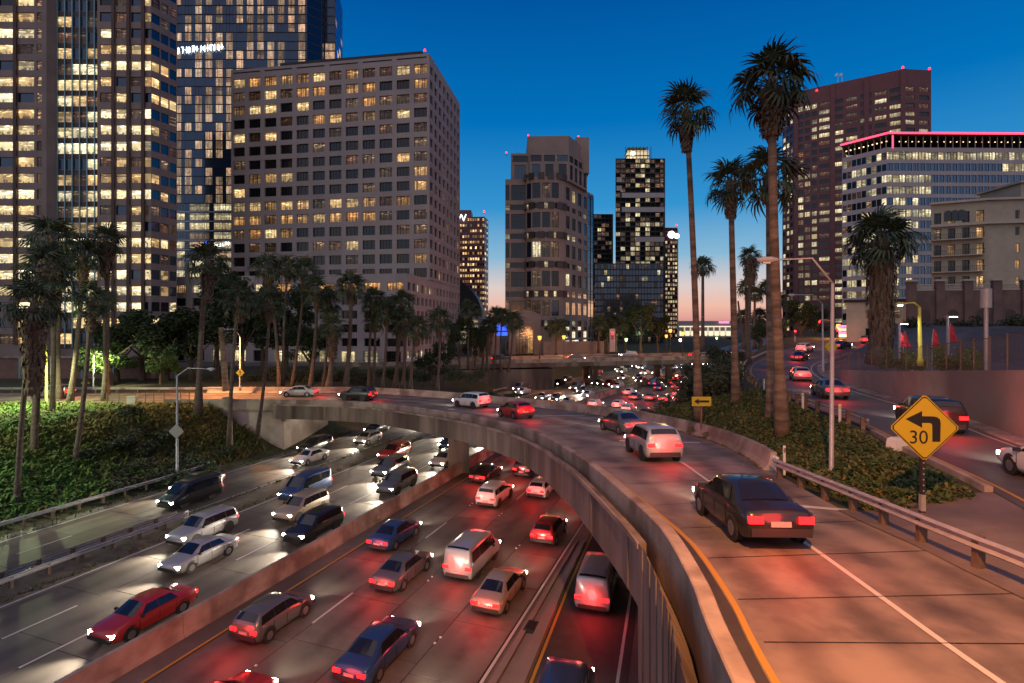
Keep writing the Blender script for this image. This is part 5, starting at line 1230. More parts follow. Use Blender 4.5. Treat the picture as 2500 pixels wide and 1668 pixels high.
SHRUB = [leaf_cloud(50 + k, 1500, [((random.Random(k * 9 + q).uniform(-1, 1), random.Random(k * 7 + q).uniform(-1, 1), random.Random(k * 5 + q).uniform(.2, 1.1)), .55) for q in range(8)], .085, 'shrub_leaf') for k in range(3)]
IVY = leaf_cloud(61, 1500, [((random.Random(q).uniform(-1, 1), random.Random(q + 40).uniform(-1, 1), random.Random(q + 80).uniform(.1, .7)), .5) for q in range(9)], .08, 'ivy_leaf')
GREENB = leaf_cloud(62, 1700, [((random.Random(q).uniform(-.9, .9), random.Random(q + 40).uniform(-.9, .9), random.Random(q + 80).uniform(.2, 1.6)), .5) for q in range(9)], .09, 'bright_leaf')
def shrub(label, p, s, me, group, sz=None):
    o = empty('shrub', p, random.uniform(0, 6)); o.scale = (s, s, s * (sz or 1)); tag(o, label, 'shrub', group)
    link('foliage', me, o); mb = MB(); mb.tube([(0, 0, -.2), (.05, 0, .4), (0, .05, .8)], [.05, .04, .02], 5); mb.build('stem', M['bark'], o); return o
def ground_l(x, y):            # height of the left bank
    dx, dy = fwdir(y); s = (x - fwx(y)) * dy; return zbank_l(y, max(0, -24.3 - s))
# dark shrubs on the left slope
sp = [(330, 1010, 60), (380, 1030, 57), (300, 1050, 56), (360, 1075, 54), (420, 1090, 53), (250, 1080, 53), (320, 1110, 51), (400, 1120, 52), (470, 1105, 55), (270, 1130, 49), (450, 1060, 57), (520, 1085, 59), (480, 1140, 54)]
ord_ = ['first', 'second', 'third', 'fourth', 'fifth', 'sixth', 'seventh', 'eighth', 'ninth', 'tenth', 'eleventh', 'twelfth', 'thirteenth', 'fourteenth', 'fifteenth', 'sixteenth', 'seventeenth', 'eighteenth', 'nineteenth', 'twentieth']
for k, (u, v, Y) in enumerate(sorted(sp)):
    p = at(u, v, Y); p.z = ground_l(p.x, p.y) - .15
    shrub('dark low shrub on the left slope, %s from the left' % ord_[k], p, random.uniform(1.3, 2.0), SHRUB[k % 3], 'shrubs on the left slope', .75)
# dark hedge masses on the island beside the freeway
hp = [(55, 19.0, .5), (58, 18.2, 1.2), (62, 18.5, 2.0), (60, 21, 4.0), (66, 20, 2.4), (70, 22, 3.0), (56, 20.5, 3.6), (64, 23.0, 6.2), (74, 25, 3.6), (80, 28.5, 4), (70, 26.0, 6), (52, 19.3, 4.0), (86, 33, 4), (78, 30, 7), (92, 37, 5)]
for k, (Y, X, z) in enumerate(hp):
    e = fw(Y, edge_r(Y)); dx, dy = fwdir(Y); z = zbank_r(X, Y, max(0.3, (X - e.x) * dy))
    shrub('dark hedge bush between freeway and side road, %s going away' % ord_[k], (X, Y, z - .2), random.uniform(1.7, 2.4), SHRUB[k % 3], 'hedge bushes beside the freeway', 1.15)
# ivy mounds on the near island
ip = [(1725, 1035, 37), (1760, 1050, 35), (1830, 1060, 33), (1960, 1080, 27), (2010, 1060, 28), (1985, 1125, 24), (2065, 1105, 23), (2110, 1080, 24.5), (2060, 1150, 20.5), (2150, 1150, 19.5), (2190, 1110, 21.5), (2100, 1180, 18.8), (1860, 1090, 29), (2235, 1150, 18.6)]
for k, (u, v, Y) in enumerate(sorted(ip)):
    X = (u - 1250) / F * Y; shrub('low ivy mound on the island behind the guardrail, %s from the left' % ord_[k], (X, Y, zbank_r(X, Y, 30) - .1), random.uniform(.55, .95), IVY, 'ivy mounds on the island', .7)
for k, (u, v, Y) in enumerate(((2195, 895, 52), (2235, 900, 47), (2300, 895, 44), (2335, 890, 41), (2370, 895, 39))):
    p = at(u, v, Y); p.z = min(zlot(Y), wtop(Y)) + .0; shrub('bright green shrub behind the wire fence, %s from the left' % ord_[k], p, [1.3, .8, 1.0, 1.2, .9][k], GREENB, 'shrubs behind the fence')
for k in range(9):
    X = 66 + 3.6 * k; Y = 90 - .55 * k; shrub('black hedge bush under the brick terrace, %s from the left' % ord_[k], (X, Y - 3, 13.4 + .1 * k), 2.0, SHRUB[k % 3], 'hedge under the terrace', 1.2)
for k in range(12):
    u = 640 + 46 * k; p = at(u, 940, 97); p.z = 5.5; shrub('dark hedge bush behind the ramp parapet, %s from the left' % ord_[k], p, 2.0, SHRUB[k % 3], 'hedge behind the ramp', .9)
for k, (u, v, Y) in enumerate(((1120, 915, 104), (1150, 905, 108), (1185, 915, 108), (1215, 925, 112), (1250, 930, 114), (1160, 930, 102), (1205, 940, 106))):
    X = (u - 1250) / F * Y; shrub('brown green shrub on the bank before the far overpass, %s going right' % ord_[k], (X, Y, ground_l(X, Y) - .2), 1.7, SHRUB[k % 3], 'shrubs before the overpass', .8)

# grass and ground cover, uncountable
def tufts(name, label, pts, h, mats, w=.035):
    r = random.Random(name + label); mb = MB()
    for (x, y, z, mi, hs) in pts:
        for q in range(3):
            a = r.uniform(0, 6.28); l = h * hs * r.uniform(.6, 1.3); d = Vector((math.cos(a), math.sin(a), 0)); s = Vector((-d.y, d.x, 0)) * w * (1 + hs)
            b = Vector((x, y, z - .03)); p = b + d * l * .35 + Vector((0, 0, l * .75)); t = b + d * l * .9 + Vector((0, 0, l * r.uniform(.7, 1.05)))
            mb.add([b - s, b + s, p + s * .8, p - s * .8, t], [(0, 1, 2, 3), (3, 2, 4)], mi)
    return tag(mb.build(name, [M[m] for m in mats]), label, 'grass', None, 'stuff')
pts = []; rr = random.Random(3)
while len(pts) < 19000:
    x = rr.uniform(-90, -24); y = rr.uniform(34, 66.0); s = (x - fwx(y)) * fwdir(y)[1]; d = -24.3 - s
    if d < 1.2 or (x > -28.5 and y > 66): continue
    u = 1250 + F * x / y
    if u < -420 or u > 720: continue
    z = ground_l(x, y); amber_glow = x > -46 and y > 54  # zone where yellower blades imitate the sodium glow
    dense = .5 + .5 * math.sin(x * .35 + 1) * math.sin(y * .3)
    if z < 2.2 and rr.random() < .55: continue
    pts.append((x, y, z, 1 if (rr.random() < (.85 if amber_glow else .08)) else 0, rr.uniform(.5, 1.25)))
tufts('grass_cover', 'long grass and weeds covering the left bank', pts, .62, ['grass', 'dry_grass'], .05)
pts = []
while len(pts) < 14000:
    y = rr.uniform(13, 50); xr, xq = interp(_xr, y) + .5, interp(_xq, y) - .7; x = rr.uniform(xr, max(xq, xr + .1))
    if xq - xr < .6 or (y < 20 and rr.random() < .6) or (y < 17.2): continue
    pts.append((x, y, zbank_r(x, y, 30), 1 if rr.random() < .22 else 0, rr.uniform(.35, 1.3)))
tufts('ground_cover', 'ivy and weeds covering the island between ramp and side road', pts, .24, ['ivy_leaf', 'dry_grass'], .03)
pts = []
for k in range(1400):
    Y = rr.uniform(16, 70); s = rr.choice([rr.gauss(-24.0, .35), rr.gauss(-15.6, .2), rr.gauss(-12.7, .2)]) ; p = fw(Y, s); pts.append((p.x, p.y, .05, rr.choice([0, 1]), rr.uniform(.2, .8)))
for k in range(500):
    i = rr.randrange(iD, iE - 4); p = PR[i].lerp(PR[i + 1], rr.random()) + Vector((-.5, 0, 0)); pts.append((p.x, p.y, p.z, 0, rr.uniform(.15, .45)))
tufts('verge_weeds', 'dry weeds along kerbs and guardrails', pts, .35, ['dry_grass', 'ivy_leaf'], .02)

# ------------------------------------------------------------------ street lamps and other posts
def point(name, p, parent, watts, col, r=.25, spot=None, aim=None):
    ld = bpy.data.lights.new(name, 'SPOT' if spot else 'POINT'); ld.energy = watts; ld.color = col; ld.shadow_soft_size = r
    if spot: ld.spot_size = R(spot); ld.spot_blend = 1.0 if r == .2 else .5
    o = bpy.data.objects.new(name, ld); COL.objects.link(o); o.location = p
    if aim is not None: o.rotation_euler = (Vector(aim) - Vector(p)).to_track_quat('-Z', 'Y').to_euler()
    elif spot: o.rotation_euler = (0, 0, 0)
    if parent: o.parent = parent; o.matrix_parent_inverse = parent.matrix_basis.inverted()
    return o
def cobra(label, base, top, tip, mat='pole_grey', r=.11, lit=None, watts=0, col=(1, .5, .2), aim=None, spot=130, arm_mat=None):
    """base and top of the post, tip of the arm: points"""
    base, top, tip = Vector(base), Vector(top), Vector(tip)
    o = empty('street_lamp', base); tag(o, label, 'street lamp', 'street lamps')
    mb = MB(); mb.tube([(0, 0, -.3), (0, 0, .25), (0, 0, .3), top - base], [r * 1.6, r * 1.6, r * 1.15, r * .75], 10); mb.build('post', M[mat], o, smooth=True)
    d = tip - top; a = MB(); a.tube([top - base, top - base + d * .35 + Vector((0, 0, .55 * abs(d.z) + .12)), top - base + d * .7 + Vector((0, 0, .2 * abs(d.z) + .1)), tip - base], [r * .6, r * .5, r * .42, r * .4], 8); a.build('arm', M[arm_mat or mat], o, smooth=True)
    hd = Vector((d.x, d.y, 0)).normalized(); h = MB(); h.tube([-hd * .1, hd * .12, hd * .5, hd * .72], [.06, .14, .15, .05], 8); h.build('lamp_head', M[mat], o, tip - base)
    l = MB(); l.box((hd.x * .35, hd.y * .35, -.13), (.3, .2, .08), math.atan2(hd.y, hd.x)); l.build('lens', M[lit or 'pole_grey'], o, tip - base)
    if watts: point('lamp_light', tip + hd * .35 + Vector((0, 0, -.25)), o, watts, col, .15, spot, aim)
    return o
SOD = (1, .36, .11)
# the lamp at the ramp edge just behind the viewpoint, whose light falls on the ramp
cobra('tall sodium street lamp at the ramp edge behind the viewpoint, outside the view', (2.0, -1.2, 9.8), (2.0, -1.2, 24.0), (2.6, 1.8, 24.6), lit='sodium', watts=29000, col=SOD, aim=(6.5, 17, 9), spot=105)
cobra('grey street lamp standing on the left slope with a bare curved arm', at(432, 1168, 53), at(432, 918, 53), at(508, 901, 52.4), 'pole_grey')
cobra('street lamp by the ramp end with an orange lit post', at(586, 948, 76), at(586, 822, 76), at(548, 804, 75), 'pole_grey', lit='sodium', watts=15000, col=SOD, spot=165)
cobra('tall grey street lamp on the island with its arm reaching over the ramp', at(2030, 1162, 22.8), at(2033, 692, 22.8), at(1893, 634, 23.4), 'pole_grey', r=.085)
cobra('grey street lamp farther up the side road behind the tall one', at(2010, 905, 60), at(2008, 742, 60), at(1940, 720, 60), 'pole_grey', r=.10)
cobra('yellow painted street lamp in the car park', at(2247, 885, 46), at(2245, 750, 46), at(2208, 742, 46), 'pole_yellow', r=.15, lit='lamp_white', watts=350, col=(1, .95, .6))
cobra('street lamp among the left palms with yellow green lit post', at(113, 990, 66), at(113, 846, 66), at(66, 836, 62), 'pole_yellow', r=.13, lit='lamp_green', watts=15000, col=(.88, 1, .5), spot=165)
cobra('small street lamp behind the left trees lighting the green tree', at(228, 945, 86), at(228, 868, 86), at(240, 862, 86), 'pole_grey', r=.1, lit='lamp_green', watts=3800, col=(.92, 1, .5), spot=175, aim=at(285, 905, 92))
cobra('added fill lamp at the foot of the left bank, just outside the view', (-54, 36, 1.5), (-54, 36, 15.5), (-51.5, 37.5, 16), lit='lamp_green', watts=14000, col=(.92, 1, .62), spot=150, aim=(-50, 52, 4))  # added unseen lamp that brightens the left bank
def lantern(label, base, h, lit='sodium', watts=2500, col=SOD, r=.09):
    o = empty('street_lamp', base); tag(o, label, 'street lamp', 'ornate lamps of the far street')
    mb = MB(); mb.tube([(0, 0, -.2), (0, 0, .6), (0, 0, .65), (0, 0, h)], [r * 2.2, r * 2, r, r * .8], 8); mb.build('post', M['dark_steel'], o)
    mb = MB(); mb.tube([(0, 0, h), (0, 0, h + .15), (0, 0, h + .9), (0, 0, h + 1.0)], [.2, .34, .48, .3], 8); mb.build('globe', M[lit], o)
    mb = MB(); mb.tube([(0, 0, h + 1.0), (0, 0, h + 1.2), (0, 0, h + 1.45)], [.52, .25, .04], 8); mb.build('cap', M['dark_steel'], o)
    if watts: point('lamp_light', Vector(base) + Vector((0, 0, h + .5)), o, watts * 2.4, col, .9)
    return o
def opx(u, v, Y): p = at(u, v, Y); return p
lantern('orange lantern on the near side of the far overpass, left one', oP(.375, 6.75, .7), 4.6)
lantern('orange lantern before the tan tower beyond the far overpass', Vector((X_(1377, 146), 146.5, 6.6)), 5.2)
lantern('orange lantern on the near side of the far overpass, right one', oP(.69, 6.75, .7), 5.2, watts=1500)
lantern('brightest orange lantern beyond the right end of the far overpass', Vector((X_(1637, 160), 160, 7.2)), 6.2, watts=4200)
lantern('small orange lantern between the two at the right of the overpass', Vector((X_(1627, 175), 175, 7.0)), 4.5, watts=600)
for k, (u, v, Y, c, lb_) in enumerate(((1529, 830, 175, 'lamp_green', 'small green glowing street light before the blue glass block'), (1750, 826, 230, 'lamp_green', 'green glowing street light far down the freeway'), (1661, 831, 230, 'lamp_white', 'pale glowing street light far beyond the overpass'), (2047, 797, 128, 'sodium', 'glaring orange street light at the junction'))):
    p = at(u, v, Y); lantern(lb_, (p.x, p.y, p.z - 5.5), 5.0, c, [500, 700, 700, 3500][k], [(.6, 1, .4), (.6, 1, .4), (1, .9, .7), SOD][k])
# flat-headed car park lamps, banners, cylinder-topped post
for k, (u, vb, vt, Y) in enumerate(((2196, 880, 790, 56), (2314, 865, 772, 50))):
    b, t = at(u, vb, Y), at(u, vt, Y); o = empty('street_lamp', b); tag(o, 'slim car park lamp with a flat white head, ' + ('left one' if k == 0 else 'right one with a red flag'), 'street lamp', 'car park lamps')
    mb = MB(); mb.box((0, 0, (t - b).z / 2 - .3), (.16, .16, (t - b).z + .6)); mb.build('post', M['pole_grey'], o)
    mb = MB(); mb.box((.35, 0, (t - b).z), (1.0, .35, .12)); mb.build('lamp_head', M['pole_grey'], o)
    mb = MB(); mb.box((.45, 0, (t - b).z - .075), (.7, .28, .03)); mb.build('lens', M['lamp_white'], o); point('lamp_light', t + Vector((.45, 0, -.2)), o, 260, (.95, 1, .85), .2, 150)
for k, (u, vb, vt, Y, lb_) in enumerate(((2195, 860, 808, 57, 'small red flag on a pole, left of a close pair'), (2206, 860, 808, 58, 'small red flag on a pole, right of a close pair'), (2276, 905, 802, 43, 'red feather flag on a pale pole behind the fence'), (2318, 850, 788, 49, 'red feather flag hanging by the flat car park lamp'))):
    b, t = at(u, vb, Y), at(u, vt, Y); o = empty('feather_flag', b); tag(o, lb_, 'flag', 'red flags of the car park'); h = (t - b).z
    mb = MB(); mb.tube([(0, 0, -.2), (0, 0, h * .7), (.1, 0, h)], [.04, .035, .02], 6); mb.build('pole', M['pole_grey'], o)
    mb = MB(); n = 6; w = .75; vs = []
    for q in range(n + 1):
        z = h - 1.6 * q / n if h > 2 else h * (1 - .8 * q / n); ww = w * (.25 + .75 * (q / n)) ; vs += [(.05, 0, z), (.05 + ww * .5, .12 * math.sin(q * 1.3), z - .05), (.05 + ww, .05 * math.cos(q * 1.7), z - .1)]
    for q in range(n):
        for j in range(2): a = q * 3 + j; mb.f.append((a, a + 1, a + 4, a + 3)); mb.m.append(0)
    mb.v = vs; mb.build('cloth', M['flag_red'], o)
b, t = at(2408, 897, 34), at(2408, 705, 34); o = empty('antenna_post', b); tag(o, 'pale post with a grey cylinder on top behind the fence', 'post')
mb = MB(); mb.tube([(0, 0, -.3), (0, 0, (t - b).z)], .11, 10); mb.build('post', M['pole_grey'], o); mb = MB(); mb.tube([(0, 0, (t - b).z - 1.2), (0, 0, (t - b).z)], .29, 16); mb.build('cylinder_housing', M['pole_grey'], o)

# ------------------------------------------------------------------ signs
def diamond(name, label, c, half, post_base, rz=0.0, arrow=None, back=False, text=None, post=True, group=None):
    o = empty(name, post_base, rz); tag(o, label, 'sign', group); d = Vector(c) - Vector(post_base)
    k = half
    def poly(r, y, m, nm):
        mb = MB(); q = .05 * half; pts = [(r - q, -q), (r - q, q), (q, r - q), (-q, r - q), (-r + q, q), (-r + q, -q), (-q, -r + q), (q, -r + q)]
        n = 8; mb.add([(x, y, z) for x, z in pts] + [(x, y + .006, z) for x, z in pts], [tuple(range(n)), tuple(range(n, 2 * n))[::-1]] + [(i, (i + 1) % n, n + (i + 1) % n, n + i) for i in range(n)]); return mb.build(nm, M[m], o, (0, 0, d.z))
    if back: poly(half, -.12, 'sign_back', 'sign_plate')
    else:
        poly(half, -.100, 'sign_yellow', 'sign_plate'); poly(half * .965, -.108, 'sign_black', 'border'); poly(half * .925, -.116, 'sign_yellow', 'face')
    if arrow:
        mb = MB(); n = len(arrow); mb.add([(x * k, -.122, z * k) for x, z in arrow] + [(x * k, -.1165, z * k) for x, z in arrow], [tuple(range(n)), tuple(range(n, 2 * n))[::-1]]); mb.build('arrow', M['sign_black'], o, (0, 0, d.z))
    if text: text_part('numerals', text[0], text[1], 'sign_black', o, (text[2], -.1225, d.z + text[3]), 0, 'LEFT', .001)
    if post:
        mb = MB(); mb.box((0, 0, (d.z) / 2 - .1), (.11, .11, d.z + .2 + .0)); mb.box((0, 0, .25), (.13, .13, .5), mi=1)
        mb.build('post', [M['dark_steel'], M['galvanized']], o)
        for q in range(6):
            m2 = MB(); m2.box((0, -.06, 0), (.035, .02, .035)); m2.build('bolt', M['galvanized'], o, (0, 0, .62 + .17 * q))
    return o
zs = lambda x, y: ((x - 1108) / 225, (1240 - y) / 225)
arr = [zs(*p) for p in ((985, 1183), (1090, 1128), (1090, 1163), (1160, 1163), (1185, 1168), (1202, 1182), (1208, 1206), (1205, 1332), (1155, 1332), (1155, 1222), (1148, 1210), (1135, 1207), (1090, 1207), (1090, 1240))]
diamond('turn_sign', 'large yellow diamond sign with left turn arrow and 30 behind the guardrail', at(2255, 1043, 16.5), 1.02, at(2252, 1247, 16.5), R(-4), arr, text=('30', .57, -.47, -.478))
upa = [(-.09, -.5), (.09, -.5), (.09, .12), (.26, .08), (.0, .5), (-.26, .1), (-.09, .12)]
diamond('warning_sign', 'small yellow diamond sign with upward arrow half behind the tall lamp post', at(2028, 846, 58), .8, at(2028, 915, 58), 0, upa)
diamond('warning_sign', 'small yellow diamond sign on the orange lit lamp post by the ramp end', at(587, 910, 75.6), .62, at(587, 950, 75.6), 0, upa)
diamond('warning_sign', 'small yellow diamond sign beyond the street between left palms', at(209, 936, 92), .85, at(209, 965, 92), 0, upa)
diamond('warning_sign', 'grey back of a diamond sign on the slope lamp post', at(432, 1053, 52.6), .75, at(432, 1170, 52.6), 0, None, True, post=False)
o = empty('arrow_sign', at(1712, 1045, 33.5)); tag(o, 'orange yellow rectangular sign with a black arrow pointing left before the palms', 'sign'); hz = 65 * 33.5 / F
mb = MB(); mb.box((0, 0, hz / 2), (.09, .09, hz + .2)); mb.build('post', M['guard_post'], o)
mb = MB(); mb.box((0, -.07, hz), (1.2, .02, .58)); mb.build('sign_plate', M['sign_yellow'], o)
mb = MB(); pa = [(-.48, 0), (-.14, .2), (-.2, .07), (.46, .07), (.46, -.07), (-.2, -.07), (-.14, -.2)]; mb.add([(x, -.084, hz + z) for x, z in pa], [tuple(range(7))]); mb.build('arrow', M['sign_black'], o)
for k, (u0, u1, v0, v1, txt) in enumerate(((1706, 1759, 861, 880, '9th   8th Sts'), (1655, 1689, 874, 886, None))):
    Y = 140.5 if k == 0 else 138; a, b = at(u0, v1, Y), at(u1, v0, Y); c = (a + b) / 2
    o = empty('direction_sign', c); tag(o, 'dark green overhead direction sign with white lettering on the far overpass' if txt else 'smaller unreadable green direction sign beside the first palm trunk', 'sign')
    mb = MB(); mb.box((0, 0, 0), (b.x - a.x, .12, b.z - a.z)); mb.build('sign_plate', M['sign_green'], o)
    mb = MB()
    for s_ in (-1, 1): mb.box((0, -.07, s_ * (b.z - a.z) * .46), ((b.x - a.x) * .96, .02, .05)); mb.box((s_ * (b.x - a.x) * .48, -.07, 0), (.05, .02, (b.z - a.z) * .92))
    mb.build('border', M['sign_white'], o)
    mb = MB(); mb.box((0, .6, -.2), (.15, 1.2, .15)); mb.build('bracket', M['dark_steel'], o)
    if txt: text_part('lettering', txt, .78, 'sign_white', o, (-(b.x - a.x) * .38, -.075, .02))
# pylon and shop signs in the distance
p = at(1495, 858, 165); o = empty('pylon_sign', p); tag(o, 'white pylon sign with red marks beside the far street', 'sign')
mb = MB(); mb.box((0, 0, 3.4), (1.7, .5, 7)); mb.build('panel', M['white_panel'], o)
for z in (5.6, 4.6, 3.9):
    mb = MB(); mb.tube([(0, -.3, z), (0, -.34, z)], .35, 8); mb.build('red_mark', M['signal_red'] if z > 5 else M['flag_red'], o)
mb = MB(); mb.box((0, 0, 0), (3.4, .4, 2.6)); mb.box((0, 0, -2.2), (3.4, .4, 1.0)); p = at(1224, 796, 150); tag(mb.build('blue_hoarding', M['sign_blue'], None, p), 'bright blue lit hoarding left of the tan tower', 'sign')
scrawl('sign_or_reflection', 'small white lit writing low on the tan tower', 1398, 1412, 828, 840, 188.0, 'sign_lit', 5, 9)
# junction: signals, lit boards
def signal(label, pu, pv, Y, base_v, arm_u=None):
    h = at(pu, pv, Y); pole_u = arm_u if arm_u else pu; b = at(pole_u, base_v, Y); o = empty('traffic_signal', b); tag(o, label, 'traffic signal', 'traffic signals at the junction'); rel = h - b
    mb = MB(); mb.tube([(0, 0, -.3), (0, 0, rel.z + (.6 if arm_u else -.6))], .12, 8); mb.build('post', M['pole_grey'], o)
    if arm_u: mb = MB(); mb.tube([(0, 0, rel.z + .5), (rel.x * .5, 0, rel.z + .9), (rel.x, 0, rel.z + .75)], [.1, .08, .06], 8); mb.build('arm', M['pole_grey'], o)
    mb = MB(); mb.box((0, 0, 0), (.42, .35, 1.25)); mb.build('housing', M['black_plastic'], o, rel)
    for q, m in ((.38, 'signal_red'), (0, 'void'), (-.38, 'void')):
        mb = MB(); mb.tube([(0, -.18, q), (0, -.22, q)], .17, 10); mb.build('lens', M[m], o, rel)
    point('lamp_light', h + Vector((0, -.5, .38)), o, 160, (1, .06, .05), .15)
    return o
signal('red traffic signal hanging from a mast arm before the red stone tower', 2000, 790, 122, 835, 2032)
signal('red traffic signal on a low post left of the junction', 1941, 813, 118, 840)
signal('red traffic signal near the lit boards of the junction', 2044, 811, 121, 842)
signal('red traffic signal at the corner shop end of the mast arm', 2087, 791, 123, 842, 2070)
for k, (v, m, w) in enumerate(((797, 'sign_pink', 2.4), (805, 'interior_pale', 2.6), (813, 'sign_pink', 2.2), (820, 'bulb', 2.0))):
    p = at(2060, v, 126); mb = MB(); mb.box((0, 0, 0), (w, .3, .6)); mb.box((0, .25, -.1), (.2, .2, .9), mi=1); tag(mb.build('lit_board', [M[m], M['dark_steel']], None, p), 'glowing board at the junction, %s from the top of its stack' % ord_[k], 'sign', 'stacked boards at the junction')

# ------------------------------------------------------------------ fences and small street things
m_, n_, b_ = newmat('chain_link'); b_.inputs['Base Color'].default_value = (.10, .09, .085, 1); b_.inputs['Roughness'].default_value = .6
tp = N(n_, 'ShaderNodeBsdfTransparent'); mx = N(n_, 'ShaderNodeMixShader'); mx.inputs[0].default_value = .28
n_.links.new(tp.outputs[0], mx.inputs[1]); n_.links.new(b_.outputs[0], mx.inputs[2]); n_.links.new(mx.outputs[0], n_.nodes['Material Output'].inputs[0])
FP = MB(); FP.tube([(0, 0, -.1), (0, 0, 1.85)], .045, 6); FPM = FP.mesh('fence_post', M['guard_post'])
def wire_fence(label, pts, h=1.75, every=1):
    f = empty('wire_fence'); tag(f, label, 'fence', 'wire fences')
    for p in pts[::every]: link('fence_post', FPM, f, p)
    mb = MB()
    for a, b in zip(pts, pts[1:]): mb.quad(a, b, b + Vector((0, 0, h)), a + Vector((0, 0, h)))
    mb.build('wire_mesh', M['chain_link'], f)
    mb = MB(); mb.tube([p + Vector((0, 0, h)) for p in pts], .02, 5); mb.build('top_rail', M['guard_post'], f)
wpt = [Vector((p.x + .2, p.y, wtop(p.y))) for p in wp if 20 < p.y < 70]
wire_fence('wire fence with brown posts on top of the retaining wall', wpt[::2])
wire_fence('low wire fence at the crest of the left bank by the utility box', [Vector((X_(u, 65.6), 65.6, 5.6)) for u in (260, 290, 330, 355, 375, 400, 440, 462)], 1.5)
p = at(323, 985, 65); p.z = 5.55; o = empty('utility_box', p); tag(o, 'grey utility box at the crest of the left bank', 'utility box'); mb = MB(); mb.box((0, 0, .7), (1.0, .6, 1.4)); mb.build('cabinet', M['pole_grey'], o); mb = MB(); mb.box((0, 0, 1.43), (1.1, .7, .06)); mb.box((.2, -.31, .8), (.05, .03, .2)); mb.build('lid', M['galvanized'], o)
p = at(2190, 1092, 24); o = empty('marker_block', (p.x, p.y, zrr(24) - .02)); tag(o, 'pale concrete block at the tip of the side road guardrail', 'block'); mb = MB(); mb.box((0, 0, .25), (.75, .5, .5), .3, taper=.85); mb.box((0, 0, .52), (.5, .34, .05), .3); mb.build('block', M['sign_white'], o)
for k, Y in enumerate((31, 37, 50, 62, 76, 84)):
    i = min(range(len(QL)), key=lambda q: abs(QL[q].y - Y)); p = QL[i] + Vector((-.75, 0, 0)); o = empty('delineator', p); tag(o, 'white marker post with yellow reflector beside the side road, %s going away' % ord_[k], 'marker post', 'marker posts of the side road')
    mb = MB(); mb.box((0, 0, .5), (.14, .05, 1.15)); mb.build('post', M['sign_white'], o); mb = MB(); mb.box((0, -.03, .92), (.1, .03, .22)); mb.build('reflector', M['sign_yellow'], o)
for k, (u, v, Y, lb_) in enumerate(((1915, 1128, 23.8, 'white marker post at the end of the ramp barrier'), )):
    p = at(u, v, Y); p.z = zr(Y); o = empty('delineator', p); tag(o, lb_, 'marker post', 'marker posts of the ramp'); mb = MB(); mb.box((0, 0, .55), (.1, .05, 1.3)); mb.build('post', M['sign_white'], o); mb = MB(); mb.box((0, -.03, 1.0), (.08, .02, .2)); mb.build('reflector', M['sign_back'], o)

# ------------------------------------------------------------------ cars
# station: x, bottom z, half width bottom, mid z, half width mid, belt z, half width belt, top z, half width top
CARS = {
 'sedan': [(-2.32, .42, .70, .60, .78, .82, .76, .88, .66), (-2.18, .30, .82, .58, .89, .92, .85, .99, .74), (-1.55, .24, .84, .56, .91, .95, .87, 1.04, .74), (-.85, .23, .84, .55, .91, .97, .87, 1.41, .58), (-.1, .23, .84, .55, .91, .96, .87, 1.46, .60), (.45, .23, .84, .55, .91, .95, .87, 1.42, .58), (1.2, .24, .84, .55, .91, .92, .87, .99, .74), (1.95, .25, .84, .55, .90, .82, .84, .88, .70), (2.22, .30, .74, .52, .82, .70, .76, .74, .62), (2.34, .38, .60, .50, .66, .60, .62, .63, .5)],
 'suv': [(-2.30, .46, .74, .70, .84, 1.0, .82, 1.15, .74), (-2.22, .34, .86, .66, .93, 1.06, .89, 1.40, .76), (-2.0, .28, .87, .64, .94, 1.08, .90, 1.66, .70), (-1.2, .27, .87, .62, .94, 1.09, .90, 1.72, .70), (-.1, .27, .87, .62, .94, 1.08, .90, 1.73, .70), (.5, .27, .87, .62, .94, 1.06, .90, 1.68, .69), (1.15, .27, .87, .62, .94, 1.04, .90, 1.12, .78), (1.95, .28, .87, .62, .93, .98, .87, 1.04, .74), (2.24, .34, .78, .60, .86, .84, .80, .90, .66), (2.36, .42, .64, .58, .70, .72, .66, .76, .52)],
 'van': [(-2.5, .44, .80, .70, .90, 1.05, .88, 1.9, .78), (-2.42, .32, .88, .66, .96, 1.10, .93, 2.0, .82), (-2.2, .28, .89, .64, .97, 1.12, .94, 2.04, .83), (-1.2, .27, .89, .62, .97, 1.13, .94, 2.06, .83), (.3, .27, .89, .62, .97, 1.12, .94, 2.05, .82), (.9, .27, .89, .62, .97, 1.10, .94, 1.98, .80), (1.75, .27, .89, .62, .97, 1.06, .92, 1.2, .84), (2.2, .28, .88, .62, .95, .98, .88, 1.06, .76), (2.45, .34, .78, .60, .86, .84, .80, .92, .66), (2.54, .42, .64, .58, .70, .72, .66, .78, .52)],
 'hatchback': [(-1.98, .42, .70, .60, .78, .86, .76, .95, .66), (-1.88, .30, .82, .58, .88, .94, .84, 1.15, .70), (-1.5, .24, .83, .56, .89, .97, .85, 1.42, .62), (-.8, .23, .83, .55, .89, .98, .85, 1.50, .61), (0, .23, .83, .55, .89, .96, .85, 1.50, .61), (.45, .23, .83, .55, .89, .95, .85, 1.44, .60), (1.2, .24, .83, .55, .89, .92, .85, .99, .72), (1.7, .25, .82, .55, .88, .84, .82, .90, .68), (1.95, .30, .72, .52, .80, .72, .74, .77, .6), (2.05, .38, .58, .50, .64, .62, .60, .65, .48)]}
_cm = {}
